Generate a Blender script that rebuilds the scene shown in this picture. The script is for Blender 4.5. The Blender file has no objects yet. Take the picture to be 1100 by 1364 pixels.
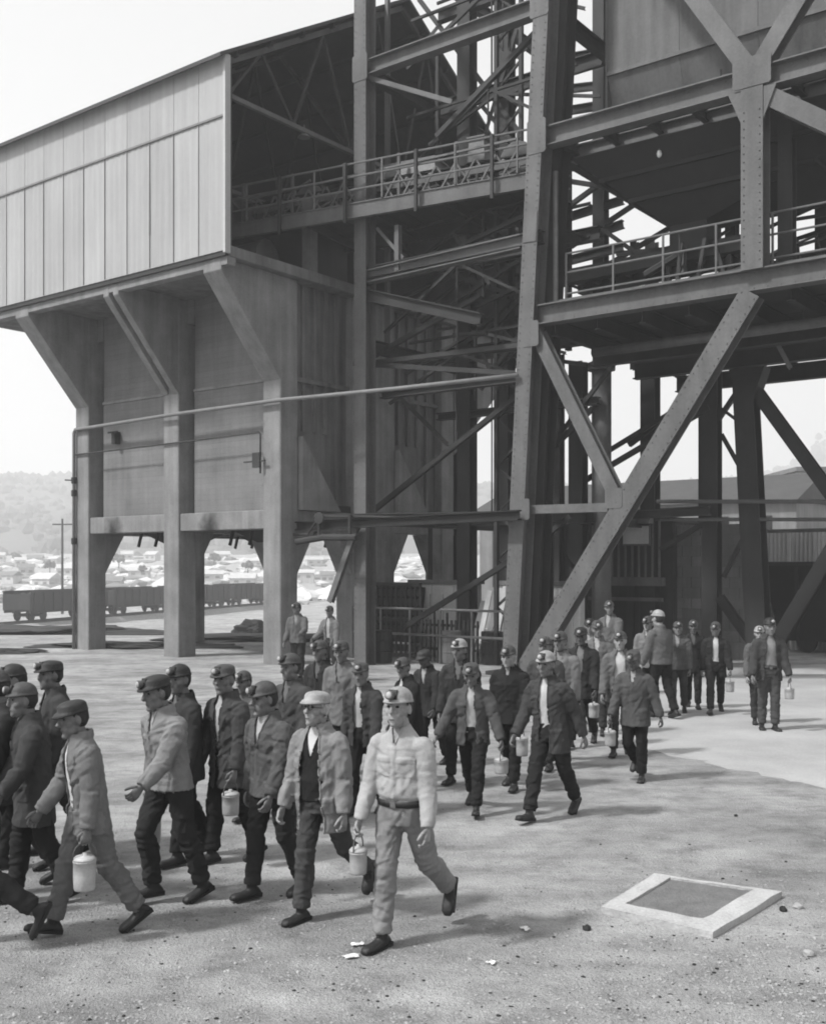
import bpy, bmesh, math, random
import numpy as np
from mathutils import Vector, Matrix

R = math.radians
rnd = random.Random(11)
S = bpy.context.scene
COL = S.collection

# ------------------------------------------------------------------ camera, sky, sun, exposure
CAMH = 2.6
F, CX, HY = 1450.0, 550.0, 755.0           # lens in photo pixels, picture centre, horizon row
cam_d = bpy.data.cameras.new('camera')
cam_d.sensor_fit = 'HORIZONTAL'; cam_d.sensor_width = 36.0
cam_d.lens = 36.0 * F / 1100.0
cam_d.shift_y = (HY - 682.0) / 1100.0
cam_d.clip_start = 0.1; cam_d.clip_end = 6000
cam = bpy.data.objects.new('camera', cam_d); COL.objects.link(cam)
cam.location = (0, 0, CAMH); cam.rotation_euler = (R(90), 0, 0)
S.camera = cam

SUN_EL = R(50)
TO_SUN_AZ = math.atan2(-0.42, -0.91)       # the sun stands behind the camera to the left
sdir = Vector((math.cos(TO_SUN_AZ) * math.cos(SUN_EL), math.sin(TO_SUN_AZ) * math.cos(SUN_EL), math.sin(SUN_EL)))
world = bpy.data.worlds.new('World'); S.world = world; world.use_nodes = True
nt = world.node_tree; nt.nodes.clear()
sky_n = nt.nodes.new('ShaderNodeTexSky'); sky_n.sky_type = 'NISHITA'; sky_n.sun_disc = False
sky_n.sun_elevation = SUN_EL
sky_n.sun_rotation = math.atan2(sdir.x, sdir.y)
sky_n.air_density = 1.0; sky_n.dust_density = 7.0; sky_n.altitude = 100
bw = nt.nodes.new('ShaderNodeRGBToBW')
mx = nt.nodes.new('ShaderNodeMix'); mx.data_type = 'FLOAT'; mx.inputs[0].default_value = 0.45; mx.inputs[3].default_value = 9.0
bgn = nt.nodes.new('ShaderNodeBackground'); bgn.inputs[1].default_value = 0.094
wo = nt.nodes.new('ShaderNodeOutputWorld')
nt.links.new(sky_n.outputs[0], bw.inputs[0]); nt.links.new(bw.outputs[0], mx.inputs[2])
nt.links.new(mx.outputs[0], bgn.inputs[0]); nt.links.new(bgn.outputs[0], wo.inputs[0])
sun_d = bpy.data.lights.new('sun', 'SUN'); sun_d.energy = 3.7; sun_d.angle = R(5); sun_d.color = (1, 1, 1)
sun = bpy.data.objects.new('sun', sun_d); COL.objects.link(sun)
sun.rotation_euler = sdir.to_track_quat('Z', 'Y').to_euler()
S.view_settings.view_transform = 'Standard'; S.view_settings.look = 'None'
S.view_settings.exposure = 0.68; S.view_settings.gamma = 1.0; S.view_settings.use_curve_mapping = False
S.render.engine = 'CYCLES'
S.cycles.filter_width = 1.9; S.cycles.volume_bounces = 1; S.cycles.max_bounces = 6

# ------------------------------------------------------------------ frames of reference
U = np.array([.7948, -.6069, 0.]); V = np.array([.6069, .7948, 0.]); Z = np.array([0., 0., 1.])
B0 = np.array([-6.71, 31.16, 0.])          # front corner of the bin's middle column
def W(s, v, z): return B0 + U * s + V * v + Z * z
def ray(px, py): return np.array([(px - CX) / F, 1.0, (HY - py) / F])
CAM = np.array([0, 0, CAMH])
def on_v(px, py, v):                       # point of the plane at depth v (parallel to the bin front)
    d = ray(px, py); t = (v - (CAM - B0) @ V) / (d @ V); return CAM + t * d
def on_s(px, py, s):
    d = ray(px, py); t = (s - (CAM - B0) @ U) / (d @ U); return CAM + t * d
def on_z(px, py, z=0.0):
    d = ray(px, py); t = (z - CAMH) / d[2]; return CAM + t * d
def at_Y(px, py, Y): return CAM + ray(px, py) * Y
def sv(p): q = np.asarray(p) - B0; return q @ U, q @ V, p[2]

# ------------------------------------------------------------------ materials
MATS = {}
def mat(name, base, rough=.8, var=.25, scale=3.0, bump=.15, bscale=40., streak=0.0, boards=0.0, metal=0.0, fine=.12, spec=.3, planks=0.0, spots=0.0):
    if name in MATS: return MATS[name]
    m = bpy.data.materials.new(name); m.use_nodes = True; MATS[name] = m
    t = m.node_tree; N = t.nodes; L = t.links
    b = N['Principled BSDF']; b.inputs['Roughness'].default_value = rough; b.inputs['Metallic'].default_value = metal
    b.inputs['Specular IOR Level'].default_value = spec
    tc = N.new('ShaderNodeTexCoord')
    def noise(sc, det=5., stretch=None, rgh=.6):
        n = N.new('ShaderNodeTexNoise'); n.inputs['Scale'].default_value = sc; n.inputs['Detail'].default_value = det
        n.inputs['Roughness'].default_value = rgh
        if stretch:
            mp = N.new('ShaderNodeMapping'); mp.inputs['Scale'].default_value = stretch
            L.new(tc.outputs['Object'], mp.inputs[0]); L.new(mp.outputs[0], n.inputs['Vector'])
        else: L.new(tc.outputs['Object'], n.inputs['Vector'])
        return n.outputs[0]
    def math_(op, a, b_=None, clamp=False):
        n = N.new('ShaderNodeMath'); n.operation = op; n.use_clamp = clamp
        for i, x in enumerate((a, b_)):
            if x is None: continue
            if isinstance(x, (int, float)): n.inputs[i].default_value = x
            else: L.new(x, n.inputs[i])
        return n.outputs[0]
    # factor = 1 + var*(n1-.5)*2 + fine*(n2-.5)*2 ...
    n1 = noise(scale); n2 = noise(bscale, 3.)
    f = math_('ADD', math_('MULTIPLY', math_('SUBTRACT', n1, .5), 3.2 * var), 1.0)
    f = math_('ADD', f, math_('MULTIPLY', math_('SUBTRACT', n2, .5), 3.0 * fine))
    h = n2
    if streak:
        n3 = noise(2.2, 4., (1.6, 1.6, .12))
        f = math_('ADD', f, math_('MULTIPLY', math_('SUBTRACT', n3, .5), 3.0 * streak))
    if boards:
        sp = N.new('ShaderNodeSeparateXYZ'); L.new(tc.outputs['Object'], sp.inputs[0])
        zz = math_('MULTIPLY', sp.outputs[2], 1 / .16)
        fr = math_('FRACT', zz); edge = math_('LESS_THAN', fr, .1)
        fl = math_('FLOOR', zz)
        wn = N.new('ShaderNodeTexWhiteNoise'); wn.noise_dimensions = '1D'; L.new(fl, wn.inputs['W'])
        f = math_('ADD', f, math_('MULTIPLY', math_('SUBTRACT', wn.outputs[0], .5), boards))
        f = math_('SUBTRACT', f, math_('MULTIPLY', edge, boards * .7))
        h = math_('SUBTRACT', h, math_('MULTIPLY', edge, .8))
    if spots:
        n5 = noise(14., 2., None, .5)
        sp2 = math_('MULTIPLY', math_('GREATER_THAN', n5, .62), spots)
        f = math_('SUBTRACT', f, sp2)
    if planks:
        n4 = noise(3., 5., (5., 5., .35))
        f = math_('ADD', f, math_('MULTIPLY', math_('SUBTRACT', n4, .5), planks * 3))
    f = math_('MAXIMUM', f, .15)
    c = math_('MULTIPLY', f, base)
    cb = N.new('ShaderNodeCombineColor')
    for i in range(3): L.new(c, cb.inputs[i])
    L.new(cb.outputs[0], b.inputs['Base Color'])
    bm_ = N.new('ShaderNodeBump'); bm_.inputs['Strength'].default_value = bump; bm_.inputs['Distance'].default_value = .02
    L.new(h, bm_.inputs['Height']); L.new(bm_.outputs[0], b.inputs['Normal'])
    return m
M = dict(
    concrete=mat('concrete', .175, .9, .30, 1.4, .4, 24, streak=.34, fine=.16),
    board=mat('board_marked_concrete', .145, .9, .34, .7, .4, 24, streak=.2, boards=.13, fine=.12),
    endwall=mat('dark_concrete', .125, .9, .34, .8, .4, 22, streak=.5, fine=.16),  # one darker concrete for the end wall, slab and recessed parts
    soot_shade=mat('soot_and_shade', .018, .95, .4, 3, .1, 30),  # soot on the hoppers, painted shade on the slot backs
    sheet=mat('painted_sheet', .30, .55, .1, .5, .03, 20, streak=.12, fine=.03),
    trim=mat('metal_trim', .38, .6, .1, 2, .05, 20),
    roof=mat('roof_sheet', .05, .8, .25, 1, .1, 20, streak=.15),
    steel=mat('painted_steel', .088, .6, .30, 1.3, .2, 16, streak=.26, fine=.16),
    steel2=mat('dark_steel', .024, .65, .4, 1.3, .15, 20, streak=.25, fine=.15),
    black=mat('blackened_steel', .012, .7, .4, 2, .1, 30),
    rail=mat('worn_rail', .115, .5, .3, 5, .1, 40),
    seam=mat('seam_strip', .15, .6, .2, 3, .1, 30),
    plate=mat('hopper_plate', .09, .7, .3, .7, .2, 14, streak=.4, fine=.12),
    wagon=mat('wagon_paint', .022, .8, .3, 1.0, .1, 20, streak=.25),
    darkclad=mat('dark_cladding', .04, .8, .35, 1.0, .1, 20, streak=.4),
    greyclad=mat('grey_cladding', .15, .8, .25, .8, .1, 20, streak=.3),
    paleclad=mat('pale_cladding', .42, .8, .18, .8, .1, 20, streak=.25),
    slab=mat('slab_concrete', .36, .9, .22, 5, .5, 40, fine=.2),
    slab_in=mat('slab_inset', .13, .9, .3, 6, .7, 50, fine=.22),
    stone=mat('stone', .27, .9, .4, 6, .3, 30),
    paper=mat('paper', .6, .8, .1, 9, .05, 20),
    white=mat('white_paint', .5, .7, .15, 3, .05, 20),
    leaf=mat('foliage', .075, .9, .5, .02, .3, .3, fine=.3),
    bark=mat('bark', .06, .9, .3, 3, .3, 10),
    hill=mat('hillside', .09, .95, .5, .012, .2, .2, fine=.3),
    lampglass=mat('lamp_glass', .7, .2, .02, 3, 0, 20),
)

# ground: packed dirt with paler dust, darker damp patches and grit
def ground_mat():
    m = bpy.data.materials.new('packed_dirt'); m.use_nodes = True
    t = m.node_tree; N = t.nodes; L = t.links; b = N['Principled BSDF']
    b.inputs['Roughness'].default_value = .95; b.inputs['Specular IOR Level'].default_value = .15
    tc = N.new('ShaderNodeTexCoord')
    def noise(sc, det, stretch=(1, 1, 1), r=.6):
        mp = N.new('ShaderNodeMapping'); mp.inputs['Scale'].default_value = stretch
        n = N.new('ShaderNodeTexNoise'); n.inputs['Scale'].default_value = sc; n.inputs['Detail'].default_value = det; n.inputs['Roughness'].default_value = r
        L.new(tc.outputs['Object'], mp.inputs[0]); L.new(mp.outputs[0], n.inputs['Vector']); return n.outputs[0]
    def ramp(x, stops):
        r = N.new('ShaderNodeValToRGB'); e = r.color_ramp.elements
        for i, (p, c) in enumerate(stops):
            el = e[i] if i < 2 else e.new(p)
            el.position = p; el.color = (c, c, c, 1)
        L.new(x, r.inputs[0]); return r.outputs[0]
    def mul(a, b_):
        n = N.new('ShaderNodeMix'); n.data_type = 'RGBA'; n.blend_type = 'MULTIPLY'; n.inputs[0].default_value = 1
        L.new(a, n.inputs[6]); L.new(b_, n.inputs[7]); return n.outputs[2]
    big = ramp(noise(.42, 8, (1, 1.7, 1), .66), [(.33, .215), (.47, .295), (.55, .345), (.65, .41)])
    trk = ramp(noise(.9, 5, (.28, 1.6, 1), .6), [(.34, .84), (.46, 1.0), (.58, 1.0), (.68, 1.12)])
    mid = ramp(noise(2.2, 7, (1, 1.2, 1), .72), [(.3, .58), (.5, 1.0), (.72, 1.25)])
    grit = ramp(noise(38, 4, r=.7), [(.32, .8), (.45, 1.02), (.64, 1.06), (.72, 1.4)])
    fine = ramp(noise(140, 2), [(.3, .75), (.7, 1.2)])
    c = mul(mul(mul(mul(big, trk), mid), grit), fine); L.new(c, b.inputs['Base Color'])
    a = N.new('ShaderNodeMath'); a.operation = 'ADD'
    L.new(noise(38, 4, r=.7), a.inputs[0]); L.new(noise(6, 6, r=.7), a.inputs[1])
    bp = N.new('ShaderNodeBump'); bp.inputs['Strength'].default_value = .9; bp.inputs['Distance'].default_value = .05
    L.new(a.outputs[0], bp.inputs['Height']); L.new(bp.outputs[0], b.inputs['Normal'])
    return m
M['ground'] = ground_mat()
M['apron'] = mat('pale_apron', .30, .92, .3, .55, .4, 30, fine=.16)

# ------------------------------------------------------------------ object helpers
def tag(o, label=None, cat=None, group=None, kind=None):
    if label: o['label'] = label
    if cat: o['category'] = cat
    if group: o['group'] = group
    if kind: o['kind'] = kind
    return o
def thing(name, label, cat, loc=(0, 0, 0), rz=0, group=None):
    o = bpy.data.objects.new(name, None); COL.objects.link(o)
    o.location = tuple(float(x) for x in loc); o.rotation_euler = (0, 0, rz)
    o.empty_display_size = .3
    return tag(o, label, cat, group)
def worldloc(o):
    p = Vector((0, 0, 0))
    while o: p += o.location; o = o.parent
    return np.array(p)
def mk(name, geo, m, parent=None, smooth=False, local=False, kind=None, label=None):
    v, f = geo
    v = np.asarray(v, float)
    if parent is not None and not local: v = v - worldloc(parent)
    me = bpy.data.meshes.new(name)
    me.from_pydata([tuple(x) for x in v], [], f)
    if m is not None: me.materials.append(m)
    if smooth: me.polygons.foreach_set('use_smooth', [True] * len(me.polygons))
    me.update()
    o = bpy.data.objects.new(name, me); COL.objects.link(o)
    if parent is not None: o.parent = parent
    if kind: o['kind'] = kind
    if label: o['label'] = label
    return o
def join(*gs):
    vs, fs, n = [], [], 0
    for v, f in gs:
        v = np.asarray(v, float); vs.append(v)
        fs += [tuple(i + n for i in q) for q in f]; n += len(v)
    return np.vstack(vs), fs
def basis(p0, p1, up):
    d = np.asarray(p1, float) - np.asarray(p0, float); d /= np.linalg.norm(d)
    up = np.asarray(up, float); up = up - d * (up @ d); up /= np.linalg.norm(up)
    return d, np.cross(d, up), up
def extrude(p0, p1, prof, up):             # prof: list of (across, up)
    d, a, up = basis(p0, p1, up); n = len(prof)
    v = [np.asarray(p) + a * x + up * y for p in (p0, p1) for x, y in prof]
    f = [(i, (i + 1) % n, n + (i + 1) % n, n + i) for i in range(n)]
    f += [tuple(range(n - 1, -1, -1)), tuple(range(n, 2 * n))]
    return np.array(v), f
def bar(p0, p1, w, h, up=(0, 0, 1)): return extrude(p0, p1, [(-w/2, -h/2), (w/2, -h/2), (w/2, h/2), (-w/2, h/2)], up)
def ibeam(p0, p1, b, h, up=(0, 0, 1), tf=.03, tw=.025):
    B, Hh, T = b / 2, h / 2, tw / 2
    return extrude(p0, p1, [(-B, -Hh), (B, -Hh), (B, -Hh + tf), (T, -Hh + tf), (T, Hh - tf), (B, Hh - tf), (B, Hh), (-B, Hh), (-B, Hh - tf), (-T, Hh - tf), (-T, -Hh + tf), (-B, -Hh + tf)], up)
def angle(p0, p1, w, up=(0, 0, 1), t=.018): return extrude(p0, p1, [(0, 0), (w, 0), (w, t), (t, t), (t, w), (0, w)], up)
def tube(pts, r, n=8, caps=True):
    pts = [np.asarray(p, float) for p in pts]; k = len(pts)
    rs = r if hasattr(r, '__len__') else [r] * k
    v = []; up = np.array([.13, .31, .94])
    for i in range(k):
        d = pts[min(i + 1, k - 1)] - pts[max(i - 1, 0)]; d /= np.linalg.norm(d)
        if abs(d @ up) > .97: up = np.array([.9, .4, .1])
        a = np.cross(d, up); a /= np.linalg.norm(a); b = np.cross(d, a); up = -b if (-b) @ up > 0 else b
        for j in range(n):
            th = 2 * math.pi * j / n
            v.append(pts[i] + rs[i] * (a * math.cos(th) + b * math.sin(th)))
    f = [(i*n + j, i*n + (j+1) % n, (i+1)*n + (j+1) % n, (i+1)*n + j) for i in range(k-1) for j in range(n)]
    if caps: f += [tuple(range(n - 1, -1, -1)), tuple(range((k-1)*n, k*n))]
    return np.array(v), f
def box8(c):                                # 8 corners: bottom four (ccw), top four
    return np.array(c, float), [(3, 2, 1, 0), (4, 5, 6, 7), (0, 1, 5, 4), (1, 2, 6, 5), (2, 3, 7, 6), (3, 0, 4, 7)]
def svbox(s0, s1, v0, v1, z0, z1):
    return box8([W(s0, v0, z0), W(s1, v0, z0), W(s1, v1, z0), W(s0, v1, z0), W(s0, v0, z1), W(s1, v0, z1), W(s1, v1, z1), W(s0, v1, z1)])
def wbox(x0, x1, y0, y1, z0, z1):
    return box8([(x0, y0, z0), (x1, y0, z0), (x1, y1, z0), (x0, y1, z0), (x0, y0, z1), (x1, y0, z1), (x1, y1, z1), (x0, y1, z1)])
def bevel(o, w=.02, seg=1):
    bm = bmesh.new(); bm.from_mesh(o.data)
    bmesh.ops.bevel(bm, geom=list(bm.edges), offset=w, segments=seg, affect='EDGES', profile=.5)
    bm.to_mesh(o.data); bm.free(); return o
def prism(poly, ext):                       # planar 3D polygon pushed along ext
    n = len(poly); p = [np.asarray(q, float) for q in poly]; e = np.asarray(ext, float)
    v = p + [q + e for q in p]
    f = [tuple(range(n - 1, -1, -1)), tuple(range(n, 2*n))] + [(i, (i+1) % n, n + (i+1) % n, n + i) for i in range(n)]
    return np.array(v), f
def lathe(prof, c, n=16, axis=None, capped=True):
    c = np.asarray(c, float); v = []; k = len(prof)
    ax = np.array([0, 0, 1.]) if axis is None else np.asarray(axis, float) / np.linalg.norm(axis)
    a = np.cross(ax, [.2, .9, .3] if abs(ax[2]) > .5 else [0, 0, 1.]); a /= np.linalg.norm(a); b = np.cross(ax, a)
    for r, z in prof:
        for j in range(n):
            th = 2*math.pi*j/n; v.append(c + ax*z + (a*math.cos(th) + b*math.sin(th)) * r)
    f = [(i*n + j, i*n + (j+1) % n, (i+1)*n + (j+1) % n, (i+1)*n + j) for i in range(k-1) for j in range(n)]
    if capped: f += [tuple(range(n - 1, -1, -1)), tuple(range((k-1)*n, k*n))]
    return np.array(v), f
def copy_tree(o, parent=None):
    c = o.copy(); COL.objects.link(c)
    if parent is not None: c.parent = parent
    for ch in list(o.children): copy_tree(ch, c)
    return c
_tab = np.random.RandomState(5).rand(32, 32, 32)
def vnoise(P):                              # smooth value noise, 0..1
    P = np.asarray(P, float); i = np.floor(P).astype(int); f = P - i; f = f*f*(3 - 2*f)
    o = 0
    for dx in (0, 1):
        for dy in (0, 1):
            for dz in (0, 1):
                w = (f[:, 0] if dx else 1 - f[:, 0]) * (f[:, 1] if dy else 1 - f[:, 1]) * (f[:, 2] if dz else 1 - f[:, 2])
                o = o + w * _tab[(i[:, 0] + dx) % 32, (i[:, 1] + dy) % 32, (i[:, 2] + dz) % 32]
    return o

# ------------------------------------------------------------------ ground, track, hills
_gy = [-60, 42, 95, 230, 450, 650, 6000]; _gz = [0, 0, -2.6, -2.6, 7, 12, 12]
def gz(x, y): return np.interp(y, _gy, _gz)
def ground_sheet():
    ys = np.concatenate([np.linspace(-40, 5, 8), np.linspace(5, 45, 60)[1:], np.geomspace(46, 900, 50), [1500, 3500]])
    ts = np.linspace(-1, 1, 81)
    v = []
    for y in ys:
        half = 60 + max(y, 0) * 1.1
        for t in ts:
            x = half * (abs(t) ** 1.5) * (1 if t > 0 else -1)
            v.append((x, y, gz(x, y)))
    v = np.array(v); n = len(ts)
    r = vnoise(np.c_[v[:, 0] * .45, v[:, 1] * .45, v[:, 0] * 0]) - .5
    far = np.clip((v[:, 1] - 32) / 30, 0, 1)
    v[:, 2] += r * .006 + (vnoise(np.c_[v[:, 0] * .09, v[:, 1] * .12, v[:, 0]*0 + 3]) - .5) * .8 * far
    f = [(i*n + j, i*n + j + 1, (i+1)*n + j + 1, (i+1)*n + j) for i in range(len(ys) - 1) for j in range(n - 1)]
    return v, f
tag(mk('ground', ground_sheet(), M['ground'], smooth=True), kind='structure')
# pale worn apron in front of the tower: a thin sheet lying on the dirt
edge = [(1140, 1060), (1100, 1050), (1000, 1029), (930, 1014), (880, 1004), (835, 992), (800, 975), (770, 962), (735, 955), (700, 946), (670, 938), (640, 930), (620, 915), (700, 903), (800, 896), (960, 890), (1150, 884), (1500, 884), (1500, 1100)]
pts = [on_z(x, y, .0) for x, y in edge]; ap = []
re_ = np.random.RandomState(31)
for a_, b_ in zip(pts, pts[1:] + pts[:1]):     # ragged outline
    n_ = max(int(np.linalg.norm(b_ - a_) / .22), 1)
    for i in range(n_): ap.append(a_ + (b_ - a_) * i / n_ + np.array([re_.normal() * .07, re_.normal() * .07, -.05]))
tag(mk('apron', prism(ap[::-1], (0, 0, .057)), M['apron']), kind='structure')

def hills():
    nx, ny = 220, 26; v = []
    for j in range(ny):
        t = j / (ny - 1); y = 480 + 800 * t
        for i in range(nx):
            x = -900 + 1900 * i / (nx - 1); px = 550 + x / 1280 * F
            top = np.interp(px, [-600, -100, 0, 60, 110, 250, 400, 600, 800, 1000, 1060, 1100, 1160, 1300, 1700], [40, 74, 83, 94, 98, 104, 96, 90, 88, 100, 130, 152, 172, 182, 140])
            v.append((x, y, 4 + (top - 4) * (math.sin(t * math.pi / 2) ** 1.25)))
    v = np.array(v)
    v[:, 2] += (vnoise(v * .02) - .5) * 9 + (vnoise(v * .09) - .5) * 5
    f = [(i*nx + j, i*nx + j + 1, (i+1)*nx + j + 1, (i+1)*nx + j) for i in range(ny - 1) for j in range(nx - 1)]
    return v, f
hv, hf = hills()
tag(mk('hills', (hv, hf), M['hill'], smooth=True), kind='structure')
# woods on the hillside, one mass
ico_v = None
def ico(sub=1):
    bm = bmesh.new(); bmesh.ops.create_icosphere(bm, subdivisions=sub, radius=1)
    v = np.array([x.co[:] for x in bm.verts]); f = [tuple(w.index for w in q.verts) for q in bm.faces]; bm.free(); return v, f
IV, IF = ico(1); IV2, IF2 = ico(2)
gs = []
rs = np.random.RandomState(4)
for k in range(9500):
    a = rs.randint(len(hv)); p = hv[a].copy()
    if not (-.55 < p[0] / p[1] < .55): continue
    p[:2] += rs.uniform(-14, 14, 2)
    r = rs.uniform(2.2, 5.5)
    gs.append((IV * np.array([r, r, r * rs.uniform(.7, 1.3)]) * (1 + .35 * (rs.rand(len(IV), 1) - .5)) + p, IF))
tag(mk('hillside_wood', join(*gs), M['leaf']), 'hazy wooded slope far behind the rail wagons', 'woods', kind='stuff')

# pale heaps and small houses in the valley
def house(p, w, d, h, rz, label, m, mr):
    t = thing('small_house', label, 'house', p, rz, 'small houses in the valley')
    mk('wall', wbox(-w/2, w/2, -d/2, d/2, -1, h), m, t, local=True)
    o = .3
    e = [(-w/2 - o, -d/2 - o, h + .02), (w/2 + o, -d/2 - o, h + .02), (w/2 + o, d/2 + o, h + .02), (-w/2 - o, d/2 + o, h + .02), (-w/2 - o, 0, h + d*.35), (w/2 + o, 0, h + d*.35)]
    mk('roof', (e, [(0, 1, 5, 4), (2, 3, 4, 5), (3, 0, 4), (1, 2, 5), (3, 2, 1, 0)]), mr, t, local=True)
    for k in (-1, 1):
        mk('window', wbox(k*w*.25 - .5, k*w*.25 + .5, -d/2 - .04, -d/2 + .1, h*.4, h*.7), M['greyclad'], t, local=True)  # grey in place of dark glass, distance haze put into the colour
rs = np.random.RandomState(8)
spots = {'left of the bin corner': (-20, 92), 'seen through the left front opening of the bin': (142, 212), 'seen through the right front opening of the bin': (272, 350), 'seen through the end arch of the bin': (398, 460)}
for where, (xa, xb) in spots.items():
    n_ = 9 if xa < 0 else 4
    for k in range(n_):
        px = xa + (xb - xa)*(k + rs.uniform(.2, .8))/n_; far_ = k % 2; y = rs.uniform(235, 290) if not far_ else rs.uniform(340, 430)
        x = (px - CX) / F * y; dk = rs.rand() < .3
        house((x, y, float(gz(x, y)) + .2), rs.uniform(3, 5.5), rs.uniform(2.4, 4), rs.uniform(1.5, 2.4), rs.uniform(-.5, .5),
              '%s of the %s pale houses %s' % (['leftmost', 'second', 'third', 'fourth', 'fifth', 'sixth', 'seventh', 'eighth', 'rightmost'][k if k < n_ - 1 else 8], 'nine' if n_ == 9 else 'four', where),
              M['paleclad'], M['greyclad'] if dk else M['paleclad'])
# valley trees between houses
def tree(p, h, r, label):
    t = thing('tree', label, 'tree', p, 0, 'trees among the valley houses')
    mk('trunk', tube([(0, 0, -.5), (.1, 0, h*.3), (0, .1, h*.7)], [r*.12, r*.09, r*.04], 6), M['bark'], t, local=True)
    g = []
    for k in range(34):
        d = rs.normal(size=3); d /= np.linalg.norm(d); d[2] = abs(d[2]) - .25
        c = np.array([0, 0, h*.6]) + d * np.array([r, r, h*.42]) * rs.uniform(.4, 1)
        g.append((IV * rs.uniform(.22, .42) * r * (1 + .5*(rs.rand(len(IV), 1) - .5)) + c, IF))
    mk('crown', join(*g), M['leaf'], t, local=True)
for px, y, h in [(66, 300, 4), (158, 330, 5), (20, 360, 4.5), (190, 280, 3.5), (285, 340, 5), (330, 300, 4)]:
    x = (px - CX) / F * y; tree((x, y, float(gz(x, y))), h, h*.4, '%s bushy valley tree %s' % ('taller' if h > 4.2 else 'smaller', 'left of the bin at %s' % {66: 'its right end', 20: 'the picture edge', -20: 'the far left'}[px] if px < 100 else 'in the %s' % {158: 'left bin opening, by its left pillar', 190: 'left bin opening, by the middle pillar', 285: 'right bin opening, by the middle pillar', 330: 'right bin opening, by the right pillar', 235: 'bin behind the middle pillar', 430: 'end arch of the bin'}[px]))
# pale tip of spoil and scrap between the houses
g = []
for k in range(620):
    y = rs.uniform(150, 420); px = rs.uniform(-60, 620); x = (px - CX)/F*y; r = rs.uniform(.5, 2.2)
    g.append((IV*np.array([r*rs.uniform(1, 2.4), r, r*rs.uniform(.4, .9)])*(1 + .6*(rs.rand(len(IV), 1) - .5)) + np.array([x, y, float(gz(x, y)) + .2]), IF))
tag(mk('spoil_heaps', join(*g[:430]), M['white']), 'pale heaps of spoil and scrap spread over the valley yard', 'spoil', kind='stuff')
tag(mk('spoil_heaps', join(*g[430:]), M['greyclad']), 'grey heaps of scrap spread over the valley yard', 'scrap', kind='stuff')
# telegraph pole left of the bin
def pole(p, h, label):
    t = thing('telegraph_pole', label, 'pole', p)
    mk('shaft', tube([(0, 0, -.3), (0, 0, h)], [.16, .11], 8), M['bark'], t, local=True)
    mk('crossarm', wbox(-1.1, 1.1, -.06, .06, h - .7, h - .55), M['bark'], t, local=True)
pp = at_Y(83, 800, 120); pole((pp[0], 120, -2.6), 10.5, 'thin telegraph pole beyond the wagons, left of the bin')

# railway
tp = at_Y(22, 800, 95) * np.array([1, 1, 0]); td = np.array([.29, .957, 0.]); td /= np.linalg.norm(td); tn = np.array([td[1], -td[0], 0])
zt = -2.6
def trk(a, c, z): p = tp + td*a + tn*c; p[2] = float(gz(p[0], p[1])) + z; return p
def trackz(p): p = p.copy(); return p
bal = []
tr = tag(mk('railway_track', join(*[bar(tp + td*-25 + tn*c + Z*(zt + .33), tp + td*140 + tn*c + Z*(zt + .33), .09, .16) for c in (-.72, .72)]), M['steel2']), kind='structure')
tag(mk('ballast', extrude(tp + td*-25 + Z*(zt + .0), tp + td*140 + Z*zt, [(-2.4, -.3), (2.4, -.3), (1.6, .24), (-1.6, .24)], Z), M['stone']), kind='structure')
def wagon():
    t = thing('rail_wagon', 'dark gondola rail wagon standing left of the bin, its near end in the open', 'rail wagon', tuple(tp + td*6 + Z*(zt + .42)), math.atan2(td[1], td[0]), 'gondola wagons standing on the siding')
    L2, w = 5.9, 1.45
    for sgn in (-1, 1):
        mk('side_wall', wbox(-L2, L2, sgn*w - .05, sgn*w + .05, 1.0, 2.55), M['wagon'], t, local=True)
        mk('end_wall', wbox(sgn*L2 - .05, sgn*L2 + .05, -w + .052, w - .052, 1.0, 2.4), M['wagon'], t, local=True)
        mk('side_sill', wbox(-L2, L2, sgn*w*.9 - .08, sgn*w*.9 + .08, .72, .995), M['black'], t, local=True)
        for k in range(9):
            x = -L2 + .3 + k*(2*L2 - .6)/8
            mk('rib', wbox(x - .07, x + .07, sgn*(w + .11) - .056, sgn*(w + .11) + .056, .9, 2.5), M['wagon'], t, local=True)
        mk('top_rail', wbox(-L2, L2, sgn*(w) - .09, sgn*(w) + .09, 2.553, 2.66), M['wagon'], t, local=True)
        b = mk('bogie', wbox(sgn*4.1 - 1.1, sgn*4.1 + 1.1, -.95, .95, .38, .62), M['black'], t, local=True)
        for xx in (-.85, .85):
            for yy in (-.72, .72):
                mk('wheel', lathe([(.2, -.09), (.46, -.07), (.5, -.05), (.46, .05), (.2, .08)], (sgn*4.1 + xx, yy, .46), 14, (0, 1, 0)), M['black'], b, local=True)
        mk('coupler', wbox(sgn*L2 if sgn > 0 else -L2 - .55, L2 + .55 if sgn > 0 else -L2, -.12, .12, .72, .92), M['black'], t, local=True)
    mk('floor', wbox(-L2 + .06, L2 - .06, -w + .06, w - .06, .93, 1.0), M['wagon'], t, local=True)
    cv = []
    for k in range(60):
        cv.append((IV * np.array([.9, .55, .45]) * rs.uniform(.6, 1.1) + (rs.uniform(-5, 5), rs.uniform(-.8, .8), 2.1), IF))
    mk('coal_load', join(*cv), M['black'], t, local=True, kind='stuff')
    return t
wg = wagon()
for k, lb in enumerate(['dark gondola rail wagon seen between the left and middle columns of the bin', 'dark gondola rail wagon seen through the right front opening of the bin', 'farthest dark gondola rail wagon of the row, behind the bin']):
    c = copy_tree(wg); c.location = tuple(tp + td*(6 + 13.2*(k + 1)) + Z*(zt + .42)); c['label'] = lb

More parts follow.
